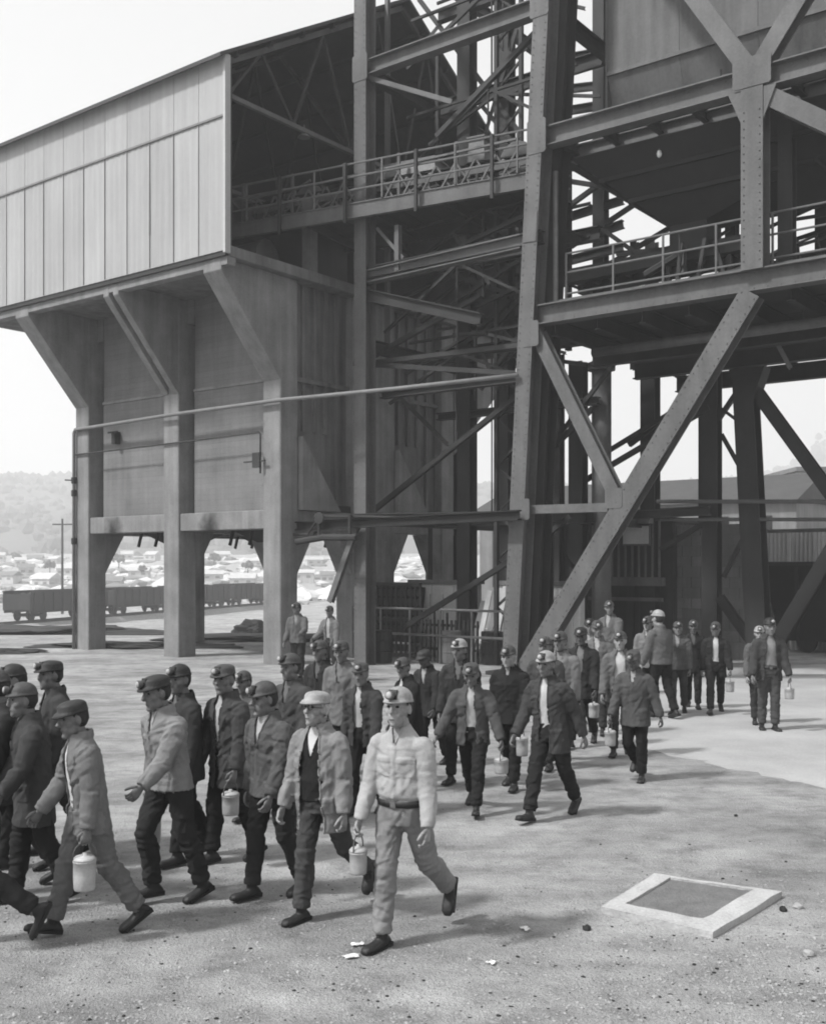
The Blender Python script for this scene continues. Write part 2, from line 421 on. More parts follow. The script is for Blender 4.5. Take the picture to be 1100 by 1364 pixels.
# ------------------------------------------------------------------ concrete bin on columns
BIN = thing('concrete_bin', 'tall board-marked concrete coal bin raised on square columns, under the pale shed', 'coal bin', W(0, 5, 0))
sC = [-4.2, 0.0, 4.05]; vBk = 7.95; vSh = 10.2
CW, CD = .66, .66                         # column width, depth
ZG0, ZG1, ZTOP = 3.62, 4.12, 10.3         # girder underside, girder top, slab underside
def cpart(name, geo, m, bev=.02, parent=BIN):
    o = mk(name, geo, m, parent)
    return bevel(o, bev) if bev else o
rows = {0: [(0, .66), (4.1, 4.76)], 1: [(0, .66), (4.1, 4.76)], 2: [(0, .66), (2.95, 4.85), (7.25, 7.91)]}
for i, s in enumerate(sC):
    for j, (v0, v1) in enumerate(rows[i]):
        cpart('column', svbox(s - CW, s, v0, v1, -.3, ZTOP if (j == 0 or i == 2) else ZG0), M['concrete'], .025)
        for sgn in (1, -1):               # haunches along the depth
            if (j == len(rows[i]) - 1 and sgn == 1) or (j == 0 and sgn == -1): continue
            e = v1 if sgn > 0 else v0
            pr = [W(s - CW + .04, e, ZG0 - 1.25), W(s - CW + .04, e + sgn*.72, ZG0 - .03), W(s - CW + .04, e, ZG0 - .03)]
            mk('haunch', prism(pr if sgn < 0 else pr[::-1], U * (CW - .08)), M['concrete'], BIN)
    cpart('cross_girder', svbox(s - CW + .03, s - .03, CD + .005, vBk, ZG0 - .02, ZG1), M['concrete'], 0)
for (v0, v1), m_c in (((0.0, .66), 'concrete'), ((4.1, 4.76), 'endwall')):
    for i in (0, 1):
        g_ = cpart('girder', svbox(sC[i] + .002, sC[i+1] - CW - .002, v0 + .06, v1 - .06, ZG0, ZG1), M[m_c], .015)
        if v0 == 0: g_['bay'] = i
cpart('bin_floor', svbox(sC[0], sC[2] - .1, .7, vBk - .1, ZG1 + .003, ZG1 + .2), M['soot_shade'], 0)
for i in (0, 1):
    a0_, a1_ = sC[i] + .30, sC[i+1] - CW - .001
    cpart('slot_back', svbox(sC[i] + .001, a0_ - .002, .9, 1.0, ZG1 + .205, 9.6), M['soot_shade'], 0)  # near-black back puts the slot's shade into the colour
    cpart('slot_cheek', svbox(a0_, a0_ + .08, .625, 1.0, ZG1 + .205, ZTOP - .002), M['endwall'], 0)
    cpart('slot_head', svbox(sC[i] + .001, a0_ - .002, .34, .62, 9.6, ZTOP - .002), M['board'], 0)
    cpart('wall_panel', svbox(a0_, a1_, .34, .62, ZG1 + .002, 7.62), M['board'], 0)
    cpart('ledge', svbox(a0_, a1_, .30, .62, 7.622, 7.70), M['concrete'], 0)
    cpart('wall_panel', svbox(a0_, a1_, .36, .62, 7.702, ZTOP - .002), M['board'], 0)
    cs = (sC[i] + sC[i+1] - CW) / 2
    for cv in (2.3, 6.4):                  # hopper mouths under each bay
        top = [W(cs - 1.5, cv - 1.1, ZG0 + .3), W(cs + 1.5, cv - 1.1, ZG0 + .3), W(cs + 1.5, cv + 1.1, ZG0 + .3), W(cs - 1.5, cv + 1.1, ZG0 + .3)]
        bot = [W(cs - .5, cv - .35, ZG0 - .3), W(cs + .5, cv - .35, ZG0 - .3), W(cs + .5, cv + .35, ZG0 - .3), W(cs - .5, cv + .35, ZG0 - .3)]
        hp = mk('hopper_mouth', box8(bot + top), M['soot_shade'], BIN)
        for q in (-.8, 0, .8):
            mk('gate_lever', bar(W(cs + q, cv - 1.15, ZG0 - .4), W(cs + q, cv - 1.0, ZG0 + .1), .06, .08), M['black'], hp)
    q = [0.33, 0.36][i] * (sC[i+1] - CW - sC[i]) + sC[i]
    # soot stain on the girder face where fumes escape from the hopper mouth
    gm = M['concrete'].copy(); gm.name = 'sooted_concrete'; N_ = gm.node_tree.nodes; L_ = gm.node_tree.links; pb_ = N_['Principled BSDF']
    src = pb_.inputs['Base Color'].links[0].from_socket
    ctr = W(q, .0, ZG0 - .02) - worldloc(BIN)
    tc_ = N_.new('ShaderNodeTexCoord'); nz = N_.new('ShaderNodeTexNoise'); nz.inputs['Scale'].default_value = 3.5; nz.inputs['Detail'].default_value = 5
    L_.new(tc_.outputs['Object'], nz.inputs['Vector'])
    ad = N_.new('ShaderNodeVectorMath'); ad.operation = 'MULTIPLY_ADD'; ad.inputs[1].default_value = (.5, .5, .5); L_.new(nz.outputs['Color'], ad.inputs[0]); L_.new(tc_.outputs['Object'], ad.inputs[2])
    sb_1 = N_.new('ShaderNodeVectorMath'); sb_1.operation = 'SUBTRACT'; sb_1.inputs[1].default_value = tuple(float(x) + .25 for x in ctr); L_.new(ad.outputs[0], sb_1.inputs[0])
    ml_ = N_.new('ShaderNodeVectorMath'); ml_.operation = 'MULTIPLY'; ml_.inputs[1].default_value = (1 / .5, 1 / .5, 1 / .72); L_.new(sb_1.outputs[0], ml_.inputs[0])
    ln_ = N_.new('ShaderNodeVectorMath'); ln_.operation = 'LENGTH'; L_.new(ml_.outputs[0], ln_.inputs[0])
    mr_ = N_.new('ShaderNodeMapRange'); mr_.inputs[1].default_value = .25; mr_.inputs[2].default_value = 1.0; mr_.inputs[3].default_value = .95; mr_.inputs[4].default_value = 0.0; L_.new(ln_.outputs[1], mr_.inputs[0])
    mi_ = N_.new('ShaderNodeMix'); mi_.data_type = 'RGBA'; mi_.inputs[7].default_value = (.015, .015, .015, 1); L_.new(mr_.outputs[0], mi_.inputs[0]); L_.new(src, mi_.inputs[6]); L_.new(mi_.outputs[2], pb_.inputs['Base Color'])
    for o_ in BIN.children:
        if o_.name.startswith('girder') and o_.get('bay') == i: o_.data.materials[0] = gm
cpart('left_wall', svbox(sC[0] - CW + .1, sC[0] - .12, CD + .01, vBk, ZG1 + .003, ZTOP), M['board'], 0)
cpart('back_wall', svbox(sC[0] + .002 - CW, sC[2] - CW - .002, vBk - .3, vBk, ZG1 + .004, ZTOP), M['endwall'], 0)
# end wall: panels between pilasters, with paler concrete wedges and vertical flutes
for va, vb in ((.66, 2.95), (4.85, 7.25)):
    cpart('end_panel', svbox(sC[2] - .55, sC[2] - .28, va + .001, vb - .001, ZG1 + .002, ZTOP - .002), M['endwall'], 0)
    # triangular wedge in paler concrete on the lower half of the panel
    a = [W(sC[2] - .279, va + .05, 6.1), W(sC[2] - .279, va + .05, ZG1 + .01), W(sC[2] - .279, va + 1.6, ZG1 + .01)]
    mk('pale_wedge', prism(a[::-1], U * .42), M['concrete'], BIN)
    for k in range(1, 5):
        vv = va + (vb - va) * k / 5
        mk('flute', svbox(sC[2] - .278, sC[2] - .20, vv - .06, vv + .06, 6.3 if k < 4 else ZG1 + .1, ZTOP - .01), M['endwall'], BIN)
    mk('string_course', svbox(sC[2] - .278, sC[2] - .14, va + .002, vb - .002, 7.62, 7.74), M['endwall'], BIN)
# corbels carrying the overhanging shed: one per front column, grooved front edge
DOV = 2.1
for i, s in enumerate(sC):
    tri = [W(s - CW, -.002, 7.55), W(s - CW, -DOV, 10.0), W(s - CW, -DOV, ZTOP), W(s - CW, -.002, ZTOP)]
    if i == 1:                             # the middle corbel is two ribs with a groove between
        cpart('corbel', prism(tri[::-1], U * .24), M['concrete'], .015)
        cpart('corbel', prism([p + U*.42 for p in tri][::-1], U * .24), M['concrete'], .015)
        tri2 = [W(s - CW + .245, -.003, 7.75), W(s - CW + .245, -DOV + .1, 10.2), W(s - CW + .245, -DOV + .1, ZTOP), W(s - CW + .245, -.003, ZTOP)]
        cpart('corbel_web', prism(tri2[::-1], U * .17), M['endwall'], 0)
    else: cpart('corbel', prism(tri[::-1], U * CW), M['concrete'], .015)
for s in sC:
    tri = [W(s - CW, vBk + .002, 6.2), W(s - CW, vBk + .002, ZTOP), W(s - CW, vSh + DOV - .1, ZTOP), W(s - CW, vSh + DOV - .1, 10.0)]
    mk('corbel', prism(tri, U * CW), M['concrete'], BIN)
# left end: a triangular bracket under the shed's left overhang
tri = [W(sC[0] - CW - .002, .02, 7.55), W(sC[0] - CW - .002, .02, ZTOP), W(sC[0] - CW - 2.3, .02, ZTOP), W(sC[0] - CW - 2.3, .02, 10.0)]
cpart('corbel', prism(tri, V * .5), M['concrete'], .015)
# floor slab of the shed
SL, SR = sC[0] - 3.4, 4.28
slab_o = cpart('floor_slab', svbox(SL, SR, -DOV - .02, vSh + DOV, ZTOP + .002, 10.58), M['endwall'], .015)
cpart('edge_beam', svbox(SL + .02, SR - .02, -DOV + .01, -DOV + .3, ZTOP - .2, ZTOP), M['concrete'], 0)
# conduits and pipes fixed to the bin front
def pipe(name, pts, r, m, label, cat='pipe'): return tag(mk(name, tube(pts, r, 8), m, smooth=True), label, cat)
zp = 6.86
pipe('long_pipe', [W(sC[0] - CW + .02, -.07, -.1), W(sC[0] - CW + .02, -.07, 6.78), W(sC[0] - CW + .1, -.08, 6.88), W(sC[1], -.16, 6.95), W(sC[2], -.12, 6.98), W(7.5, .5, 7.02), W(10.7, 1.1, 7.1)], .055, M['seam'], 'long pale pipe running down the bin corner and across to the steel tower')
pipe('conduit', [W(sC[0] - CW - .02, -.05, 6.1), W(sC[1], -.05, 6.15), W(3.3, -.05, 6.2), W(3.35, -.05, 6.15), W(3.35, -.05, 5.1)], .025, M['steel2'], 'thin conduit fixed across the front of the bin panels')
jb = thing('junction_box', 'small dark switch box on the bin front beside the right column', 'switch box', W(3.3, -.05, 5.4))
mk('case', svbox(3.15, 3.42, -.16, -.08, 5.25, 5.65), M['steel2'], jb); mk('lever', bar(W(2.8, -.12, 5.42), W(3.6, -.12, 5.42), .04, .04), M['steel2'], jb)
lb = thing('bracket_lamp', 'small dark bracket hanging under the pipe on the left bin panel', 'bracket', W(-3.1, .3, 6.4))
mk('bracket', svbox(-3.2, -3.05, .1, .32, 6.35, 6.72), M['black'], lb); mk('arm', bar(W(-3.35, .1, 6.7), W(-2.9, .1, 6.7), .05, .05), M['black'], lb)
jb2 = thing('corner_valve', 'dark valve on the pipe at the left corner of the bin', 'valve', W(sC[0] - CW - .1, -.18, 4.6))
for z in (5.3, 4.9, 3.4):
    mk('collar', lathe([(.075, -.1), (.085, -.08), (.085, .08), (.075, .1)], W(sC[0] - CW + .02, -.07, z), 10), M['steel2'], jb2)
mk('handle', bar(W(sC[0] - CW + .02, -.1, 5.3), W(sC[0] - CW - .25, -.2, 5.32), .04, .04), M['steel2'], jb2)

# ------------------------------------------------------------------ sheet-clad conveyor shed over the bin
SHED = thing('conveyor_shed', 'pale sheet-clad gable shed with open dark end on top of the concrete bin', 'shed', W(0, 5, 10.6))
vF0, vB0 = -DOV - .06, vSh + DOV + .06
vR = (vF0 + vB0) / 2; ZE, ZR = 15.25, 19.55
def corr(s0, s1, z0, z1, amp=.010, n=4):     # one corrugated sheet of the front wall
    k = n * 4; v = []
    for z in (z0, z1):
        for i in range(k + 1):
            t = i / k; v.append(W(s0 + (s1 - s0) * t, vF0 - .03 - amp * (.5 + .5 * math.cos(2*math.pi*n*t)) * (1 if 0 < i < k else .2), z))
    n1 = k + 1
    f = [(i, i + 1, n1 + i + 1, n1 + i) for i in range(k)]
    vv = np.array(v); vb = vv + V * .02
    f2 = [(2*n1 + q[3], 2*n1 + q[2], 2*n1 + q[1], 2*n1 + q[0]) for q in f]
    rim = [(i + 1, i, 2*n1 + i, 2*n1 + i + 1) for i in range(k)] + [(n1 + i, n1 + i + 1, 3*n1 + i + 1, 3*n1 + i) for i in range(k)]
    rim += [(0, n1, 3*n1, 2*n1), (k, 2*n1 + k, 3*n1 + k, n1 + k)]
    return np.vstack([vv, vb]), f + f2 + rim
pw = .945; k = 0; s1 = SR
shades = [mat('painted_sheet_%s' % n, b, .55, .1, .5, .08, 9, streak=.14, fine=.03) for n, b in (('plain', .30), ('fair', .315), ('dull', .285), ('worn', .295))]
while s1 > SL + .1:
    s0 = max(s1 - pw, SL)
    mk('sheet', corr(s0 + .008, s1 - .008, 10.42, 13.72), shades[k % 4], SHED)
    mk('sheet', corr(s0 + .008, s1 - .008, 13.76, ZE + .02, n=3), shades[(k * 3 + 1) % 4], SHED)
    s1 = s0; k += 1
mk('girt', svbox(SL, SR, vF0 + .0, vF0 + .1, 13.66, 13.82), M['steel2'], SHED)
mk('flashing', svbox(SL, SR, vF0 - .075, vF0 - .05, 13.715, 13.765), M['seam'], SHED)
mk('sill', svbox(SL, SR, vF0 - .01, vF0 + .1, 10.3, 10.6), M['steel2'], SHED)
mk('corner_trim', svbox(SR - .01, SR + .07, vF0 - .08, vF0 + .1, 10.35, ZE), M['trim'], SHED)
# roof slopes
def slope(v0, z0, v1, z1, s0, s1, t=.1):
    return box8([W(s0, v0, z0), W(s1, v0, z0), W(s1, v1, z1), W(s0, v1, z1), W(s0, v0, z0 + t), W(s1, v0, z0 + t), W(s1, v1, z1 + t), W(s0, v1, z1 + t)])
ov = .28; m_ = (ZR - ZE) / (vR - vF0)
mk('roof_slope', slope(vF0 - ov, ZE - ov*m_, vR, ZR, SL - .2, SR + .12), M['roof'], SHED)
mk('roof_slope', slope(vR + .002, ZR, vB0 + ov, ZE - ov*m_, SL - .2, SR + .12), M['roof'], SHED)
mk('back_wall', svbox(SL, SR, vB0, vB0 + .08, 10.6, ZE), M['roof'], SHED)
mk('end_wall', prism([W(SL, vF0 + .1, 10.6), W(SL, vB0 - .01, 10.6), W(SL, vB0 - .01, ZE - .1), W(SL, vR, ZR - .1), W(SL, vF0 + .1, ZE - .1)], U * .08), M['roof'], SHED)
# trusses across the shed and purlins along it
for s in (SR - .15, SR - 5.2):
    zb = 14.35
    mk('truss_chord', bar(W(s, vF0 + .12, zb), W(s, vB0 - .02, zb), .1, .12), M['steel'], SHED)
    for sg in (1, -1):
        mk('truss_rafter', bar(W(s, vR - sg*.02, ZR - .16), W(s, vR - sg*(vR - vF0 - .12), ZE - .12), .1, .14), M['steel'], SHED)
    nodes = np.linspace(vF0 + .2, vB0 - .2, 7)
    for i in range(6):
        a, b = nodes[i], nodes[i+1]; mid = (a + b) / 2
        zt_ = ZE + m_*(min(mid - vF0, vB0 - mid)) - .22
        for e in (a, b): mk('truss_web', bar(W(s, e, zb), W(s, mid, zt_), .07, .07, U), M['steel2'], SHED)
for q in np.linspace(.12, .95, 6):
    for sg in (1, -1):
        vv = vR - sg*(vR - vF0)*q; zz = ZR - (ZR - ZE)*q - .08
        mk('purlin', bar(W(SL + .1, vv, zz), W(SR + .05, vv, zz), .07, .12), M['steel2'], SHED)
for vv in (vF0 + .2, vB0 - .2):
    mk('post', bar(W(SR - .15, vv, 10.58), W(SR - .15, vv, ZE - .1), .16, .16, U), M['steel2'], SHED)
mk('pendant_lamp', lathe([(.02, .25), (.03, .05), (.16, -.08), (.17, -.1)], on_s(405, 178, SR - .2), 12), M['rail'], SHED)

# vertical cover strips at the sheet laps, and a gash in one sheet
k = 0; s1 = SR - pw
while s1 > SL + .2:
    mk('cover_strip', svbox(s1 - .009, s1 + .009, vF0 - .056, vF0 - .042, 10.44, 13.70), M['seam'] if k % 3 else shades[2], SHED); s1 -= pw; k += 1
mk('gash', box8([W(1.42, vF0 - .052, 11.3), W(1.47, vF0 - .052, 11.3), W(1.47, vF0 - .04, 11.3), W(1.42, vF0 - .04, 11.3), W(1.43, vF0 - .052, 12.7), W(1.46, vF0 - .052, 12.7), W(1.46, vF0 - .04, 12.7), W(1.43, vF0 - .04, 12.7)]), M['steel'], SHED)
# machine in the shed mouth
MC = thing('crusher_machine', 'boxy dark machine with a pale post standing in the shed mouth', 'machine', W(2.2, .4, 10.6))
mk('case', svbox(1.0, 3.6, 1.6, 3.2, 10.6, 12.2), M['steel2'], MC); mk('hood', box8([W(1.1, 1.7, 12.21), W(3.5, 1.7, 12.21), W(3.5, 3.1, 12.21), W(1.1, 3.1, 12.21), W(1.8, 2.1, 12.9), W(3.0, 2.1, 12.9), W(3.0, 2.8, 12.9), W(1.8, 2.8, 12.9)]), M['steel'], MC)
mk('post', svbox(3.7, 4.0, 1.2, 1.5, 10.6, 12.7), M['rail'], MC)
mk('drum', lathe([(.1, -.6), (.45, -.58), (.45, .58), (.1, .6)], W(2.0, 1.0, 11.3), 14, U), M['steel'], MC)

# ------------------------------------------------------------------ walkway from shed to tower
A = np.array([-6.6, 30.98, 0]); E = np.array([2.95, 26.07, 0])
wd = (E - A) / np.linalg.norm(E - A); wn = np.array([-wd[1], wd[0], 0]); WL = np.linalg.norm(E - A)
WALK = thing('walkway', 'railed steel walkway running from the shed mouth to the battered tower leg', 'walkway', A + Z*11.7)
def wk(a, c, z): return A + wd*a + wn*c + Z*z
mk('fascia', extrude(wk(0, 0, 11.9), wk(WL, 0, 11.9), [(-.1, -.2), (.03, -.2), (.03, -.17), (0, -.17), (0, .17), (.03, .17), (.03, .2), (-.1, .2)], Z), M['steel'], WALK)
mk('fascia', bar(wk(0, 2.6, 11.9), wk(WL, 2.6, 11.9), .12, .4), M['steel2'], WALK)
k = 0
while k < WL - .1:
    mk('deck_plank', box8([wk(k, .11, 12.05), wk(min(k + .58, WL), .11, 12.05), wk(min(k + .58, WL), 2.53, 12.05), wk(k, 2.53, 12.05), wk(k, .11, 12.10), wk(min(k + .58, WL), .11, 12.10), wk(min(k + .58, WL), 2.53, 12.10), wk(k, 2.53, 12.10)]), M['steel2'], WALK); k += .6
def find_a(px):                              # distance along the walkway seen at a picture column
    r_ = ray(px, 0); n = np.array([-r_[1], r_[0]]); return -(A[:2] @ n) / (wd[:2] @ n)
for px in (376, 463, 557, 658):
    a = find_a(px); mk('rail_post', bar(wk(a, -.13, 11.55), wk(a, -.13, 13.12), .09, .07, wd), M['steel2'], WALK)
for px in (330, 420, 510, 607, 690):
    a = find_a(px); mk('rail_post', tube([wk(a, -.05, 12.1), wk(a, -.05, 13.1)], .03, 6), M['rail'], WALK)
for z in (12.42, 12.76, 13.1):
    mk('handrail', tube([wk(.5, -.05, z), wk(WL, -.05, z)], .028, 6), M['rail'], WALK)
    mk('handrail', tube([wk(2.0, 2.45, z), wk(WL, 2.45, z)], .028, 6), M['rail'], WALK)
for a in np.linspace(2, WL - .2, 8): mk('rail_post', tube([wk(a, 2.45, 12.1), wk(a, 2.45, 13.1)], .03, 6), M['rail'], WALK)
for a in np.linspace(2.2, WL - .4, 5): mk('joist', bar(wk(a, .02, 11.8), wk(a, 2.53, 11.8), .1, .2), M['steel2'], WALK)
# belt conveyor along the walkway
CV = thing('belt_conveyor', 'belt conveyor with rollers running behind the walkway handrail', 'conveyor', wk(5, 1.4, 12.1))
for c in (.95, 1.9): mk('stringer', bar(wk(1.5, c, 12.75), wk(WL - .4, c, 12.75), .06, .2), M['steel'], CV)
mk('belt', bar(wk(1.5, 1.425, 12.97), wk(WL - .4, 1.425, 12.97), .8, .03), M['black'], CV)
for a in np.linspace(1.9, WL - .6, 13):
    mk('roller', lathe([(.03, -.42), (.07, -.4), (.07, .4), (.03, .42)], wk(a, 1.425, 12.87), 8, wn), M['rail'], CV)
for a in np.linspace(1.9, WL - .6, 7):
    for c in (.95, 1.9): mk('leg', bar(wk(a, c, 12.1), wk(a, c, 12.65), .06, .06, wd), M['steel2'], CV)
    mk('cross_brace', bar(wk(a, .92, 12.2), wk(min(a + 1.2, WL - .4), .92, 12.62), .05, .04, wn), M['steel'], CV)
for px, h, w, lab in ((597, .6, .5, 'pale motor housing box on the walkway by the tower end'), (508, .3, 1.5, 'pale guard cover over the conveyor at the middle of the walkway')):
    a = find_a(px) + .3
    g = thing('drive_box', lab, 'machine cover', wk(a, 1.4, 13.0))
    mk('case', box8([wk(a - w/2, 1.0, 13.0), wk(a + w/2, 1.0, 13.0), wk(a + w/2, 1.85, 13.0), wk(a - w/2, 1.85, 13.0), wk(a - w/2 + .05, 1.05, 13 + h), wk(a + w/2 - .05, 1.05, 13 + h), wk(a + w/2 - .05, 1.8, 13 + h), wk(a - w/2 + .05, 1.8, 13 + h)]), M['rail'], g)
    mk('lid', box8([wk(a - w/2, .98, 13.002 + h), wk(a + w/2, .98, 13.002 + h), wk(a + w/2, 1.87, 13.002 + h), wk(a - w/2, 1.87, 13.002 + h), wk(a - w/2, .98, 13.05 + h), wk(a + w/2, .98, 13.05 + h), wk(a + w/2, 1.87, 13.05 + h), wk(a - w/2, 1.87, 13.05 + h)]), M['rail'], g)

rs = np.random.RandomState(77)
for i in range(15):                          # lattice guard behind the rail
    a = 1.6 + i*(WL - 2.4)/15; b = a + (WL - 2.4)/15
    mk('guard_bar', bar(wk(a, .72, 12.12), wk(b, .72, 12.95), .045, .03, wn), M['rail'] if i % 2 else M['steel'], WALK)
    mk('guard_bar', bar(wk(b, .75, 12.12), wk(a, .75, 12.95), .045, .03, wn), M['steel'], WALK)
    if i % 3 == 0: mk('guard_post', bar(wk(a, .78, 12.1), wk(a, .78, 13.5), .07, .07, wd), M['steel'], WALK)
mk('guard_rail', bar(wk(1.6, .72, 13.0), wk(WL - .8, .72, 13.25), .06, .05), M['rail'], WALK)
for k, (px, h, w, dd, lab) in enumerate(((352, .9, 1.3, 1.9, 'dark lumpy gearbox on the walkway just inside the shed mouth'), (450, .8, .8, 1.9, 'dark gearbox on the walkway left of the steel post'), (640, .8, .7, 1.7, 'dark gearbox at the tower end of the walkway'))):
    a = find_a(px) + .4; g = thing('gearbox', lab, 'machine', wk(a, dd, 12.1))
    mk('case', box8([wk(a - w/2, dd - .3, 12.1), wk(a + w/2, dd - .3, 12.1), wk(a + w/2, dd + .3, 12.1), wk(a - w/2, dd + .3, 12.1), wk(a - w*.4, dd - .25, 12.95 + h*.3), wk(a + w*.3, dd - .25, 12.95 + h*.5), wk(a + w*.3, dd + .25, 12.95 + h*.5), wk(a - w*.4, dd + .25, 12.95 + h*.3)]), M['steel2'], g)
    mk('pulley', lathe([(.05, -.1), (.42, -.09), (.46, -.04), (.46, .04), (.42, .09), (.05, .1)], wk(a + w*.1, dd - .45, 12.95), 18, wn), M['steel'], g)
    mk('pipe', tube([wk(a - w*.5, dd, 12.9), wk(a - w*.5, dd, 13.5), wk(a - w*.1, dd, 13.7)], .05, 6), M['rail'], g)

# ------------------------------------------------------------------ steel headframe
TW = thing('steel_headframe', 'huge braced steel headframe tower with battered legs, right of the concrete bin', 'tower', W(13, 5, 0))
vT = 1.44
def Q(px, py, v=vT): return on_v(px, py, v)
def uw(p, d): return p + d
def col(p0, p1, b=.42, h=.42, m='steel', name='column'): return mk(name, ibeam(p0, p1, b, h, V), M[m], TW)
def beam(p0, p1, b=.3, h=.42, m='steel', name='beam'): return mk(name, ibeam(p0, p1, b, h, Z), M[m], TW)
def brace(p0, p1, b=.26, h=.26, m='steel', name='brace'): return mk(name, ibeam(p0, p1, b, h, V, .025, .025), M[m], TW)
def thin(p0, p1, w=.1, m='steel2', name='tie'): return mk(name, angle(p0, p1, w, V), M[m], TW)
def gusset(par, c, w, h, off=-.24, m='steel'):
    c = np.asarray(c); pr = [(-w/2, -h/2 + .04), (-w/2 + .04, -h/2), (w/2 - .04, -h/2), (w/2, -h/2 + .04), (w/2, h/2 - .04), (w/2 - .04, h/2), (-w/2 + .04, h/2), (-w/2, h/2 - .04)]
    o = mk('gusset_plate', prism([c + U*x + Z*y + V*off for x, y in pr], V * .022), M[m], par)
    # rivet heads
    g = []
    for i in range(4):
        for j in range(4):
            p = c + U*(w*.32)*(i - 1.5)/1.5 + Z*(h*.32)*(j - 1.5)/1.5 + V*(off - .012)
            g.append((IVr * .02 + p, IFr))
    return o
IVr, IFr = IV, IF
def Wp(s, z, v=vT): return W(s, v, z)
s_of = lambda px, py, v=vT: sv(Q(px, py, v))[0]
sF = 10.39; sTop = 11.62; zTop = 21.0
def leg_s(z): return sF + (11.28 - 10.39) * z / 15.9
def battered(v, b=.40, h=.5, m='steel', z1=zTop):
    c = col(Wp(leg_s(-.1), -.1, v), Wp(leg_s(z1), z1, v), b, h, m)
    mk('splice_plate', bar(Wp(leg_s(10.2), 10.2, v) + V*(-h/2 - .012), Wp(leg_s(10.9), 10.9, v) + V*(-h/2 - .012), b*.9, .02, V), M[m], c)
    return c
mainleg = battered(vT)
mk('base_plate', svbox(sF - .5, sF + .5, vT - .5, vT + .5, -.05, .12), M['steel2'], TW)
mk('pedestal', svbox(sF - .75, sF + .75, vT - .7, vT + .7, -.3, .03), M['concrete'], TW)
# wide dark companion leg just behind, with lacing
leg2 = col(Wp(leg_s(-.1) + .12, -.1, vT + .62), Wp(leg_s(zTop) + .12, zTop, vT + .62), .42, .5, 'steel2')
# left post and right column
sP = s_of(486, 500); post = col(Wp(sP, -.2), Wp(sP, 21), .40, .42)
sR = s_of(1006, 250)
z_lo, z_up, z_hi = 8.5, 12.63, 15.75
colR = col(Wp(sR, z_lo + .2), Wp(sR, z_up - .2), .46, .44)
colR2 = col(Wp(sR + .35, z_lo + .2, vT + .9), Wp(sR + .35, z_up - .2, vT + .9), .3, .3, 'steel2')
sEnd = 2*sR - 10.9 + .0                     # the frame repeats to the right of the picture
# front beams
lo = beam(Wp(leg_s(z_lo) + .24, z_lo), Wp(sEnd, z_lo), .34, .46)
up_ = beam(Wp(leg_s(z_up) + .24, z_up), Wp(sEnd, z_up), .34, .46)
lo2 = mk('beam', bar(Wp(leg_s(z_lo) + .3, z_lo + .33, vT + .35), Wp(sEnd, z_lo + .33, vT + .35), .1, .12), M['steel'], TW)
beam(Wp(sP + .22, z_hi), Wp(leg_s(z_hi) - .25, z_hi), .3, .4)
beam(Wp(leg_s(20) + .24, 20), Wp(sEnd, 20), .34, .46)
# bracing, front plane
br_main = brace(Wp(sR - .05, z_lo - .25), Wp(sF + .35, .15), .44, .36)
brace(Wp(leg_s(8.1) + .2, 8.1), Q(822, 660), .3, .3)
brace(Wp(leg_s(3.95) + .25, 3.95), Q(812, 676), .2, .22)
brace(Wp(sR - .15, z_up + .3), Wp(2*0 + leg_s(19.8) + .3 + 0.0, 19.7), .36, .32)
brace(Wp(sR + .15, z_up + .3), Wp(sEnd - .3, 19.7), .36, .32)
brace(Wp(sR + .2, z_up - .35), Wp(sEnd - .3, z_lo + .3), .36, .32)
g1 = gusset(up_, Wp(sR, z_up + .12), .8, .62, -.232); gusset(mainleg, Wp(leg_s(8.1) + .14, 8.05), .44, .6, -.262); gusset(br_main, Q(822, 664), .42, .45, -.19)
colE = col(Wp(sEnd, -.1), Wp(sEnd + 1, 21), .46, .5)
# column head haunch
mk('haunch', prism([Wp(sR - .5, z_up - .24) + V*-.2, Wp(sR - .23, z_up - .9) + V*-.2, Wp(sR + .23, z_up - .9) + V*-.2, Wp(sR + .5, z_up - .24) + V*-.2], V*.03), M['steel'], TW)

# rear frames (planes deeper into the scene)
def vcol(px, py, v, z0, z1, b=.34, h=.36, m='steel2', lean=0.0):
    s = s_of(px, py, v); return col(W(s, v, z0), W(s + lean, v, z1), b, h, m)
vR1, vR2 = 4.6, 8.2
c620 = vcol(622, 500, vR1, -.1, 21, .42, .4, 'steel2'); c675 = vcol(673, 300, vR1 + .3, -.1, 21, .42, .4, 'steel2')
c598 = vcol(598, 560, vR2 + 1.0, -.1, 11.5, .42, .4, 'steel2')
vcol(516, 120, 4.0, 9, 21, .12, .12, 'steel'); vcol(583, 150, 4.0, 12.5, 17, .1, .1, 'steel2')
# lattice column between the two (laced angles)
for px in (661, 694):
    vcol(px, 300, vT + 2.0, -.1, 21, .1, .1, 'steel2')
sa, sb_ = s_of(661, 300, vT + 2.0), s_of(694, 300, vT + 2.0)
zz = .3; k = 0
while zz < 20.5:
    a_, b_ = (sa, sb_) if k % 2 == 0 else (sb_, sa)
    thin(W(a_, vT + 2.05, zz), W(b_, vT + 2.05, zz + .62), .06, 'steel2', 'lacing'); zz += .62; k += 1
# tower cross beams, left bay, several levels and depths
for z, v, hh in ((15.75, vR1, .35), (13.2, vR1, .3), (10.35, vT, .3), (8.6, vR1, .4), (7.2, vT + .6, .18), (6.9, vR1, .2), (3.9, vR1, .3), (18.4, vR1, .35), (11.1, vR1 - .4, .35)):
    beam(W(sP + .1, v, z), W(leg_s(z) + .2, v, z), .24, hh, 'steel2')
for z in (15.75, 12.63, 8.5, 3.9, 19.6):
    for s in (sP, leg_s(z) + .0):
        beam(W(s, vT + .25, z - .02), W(s, vR2 + 2, z - .02), .22, .34, 'steel2')
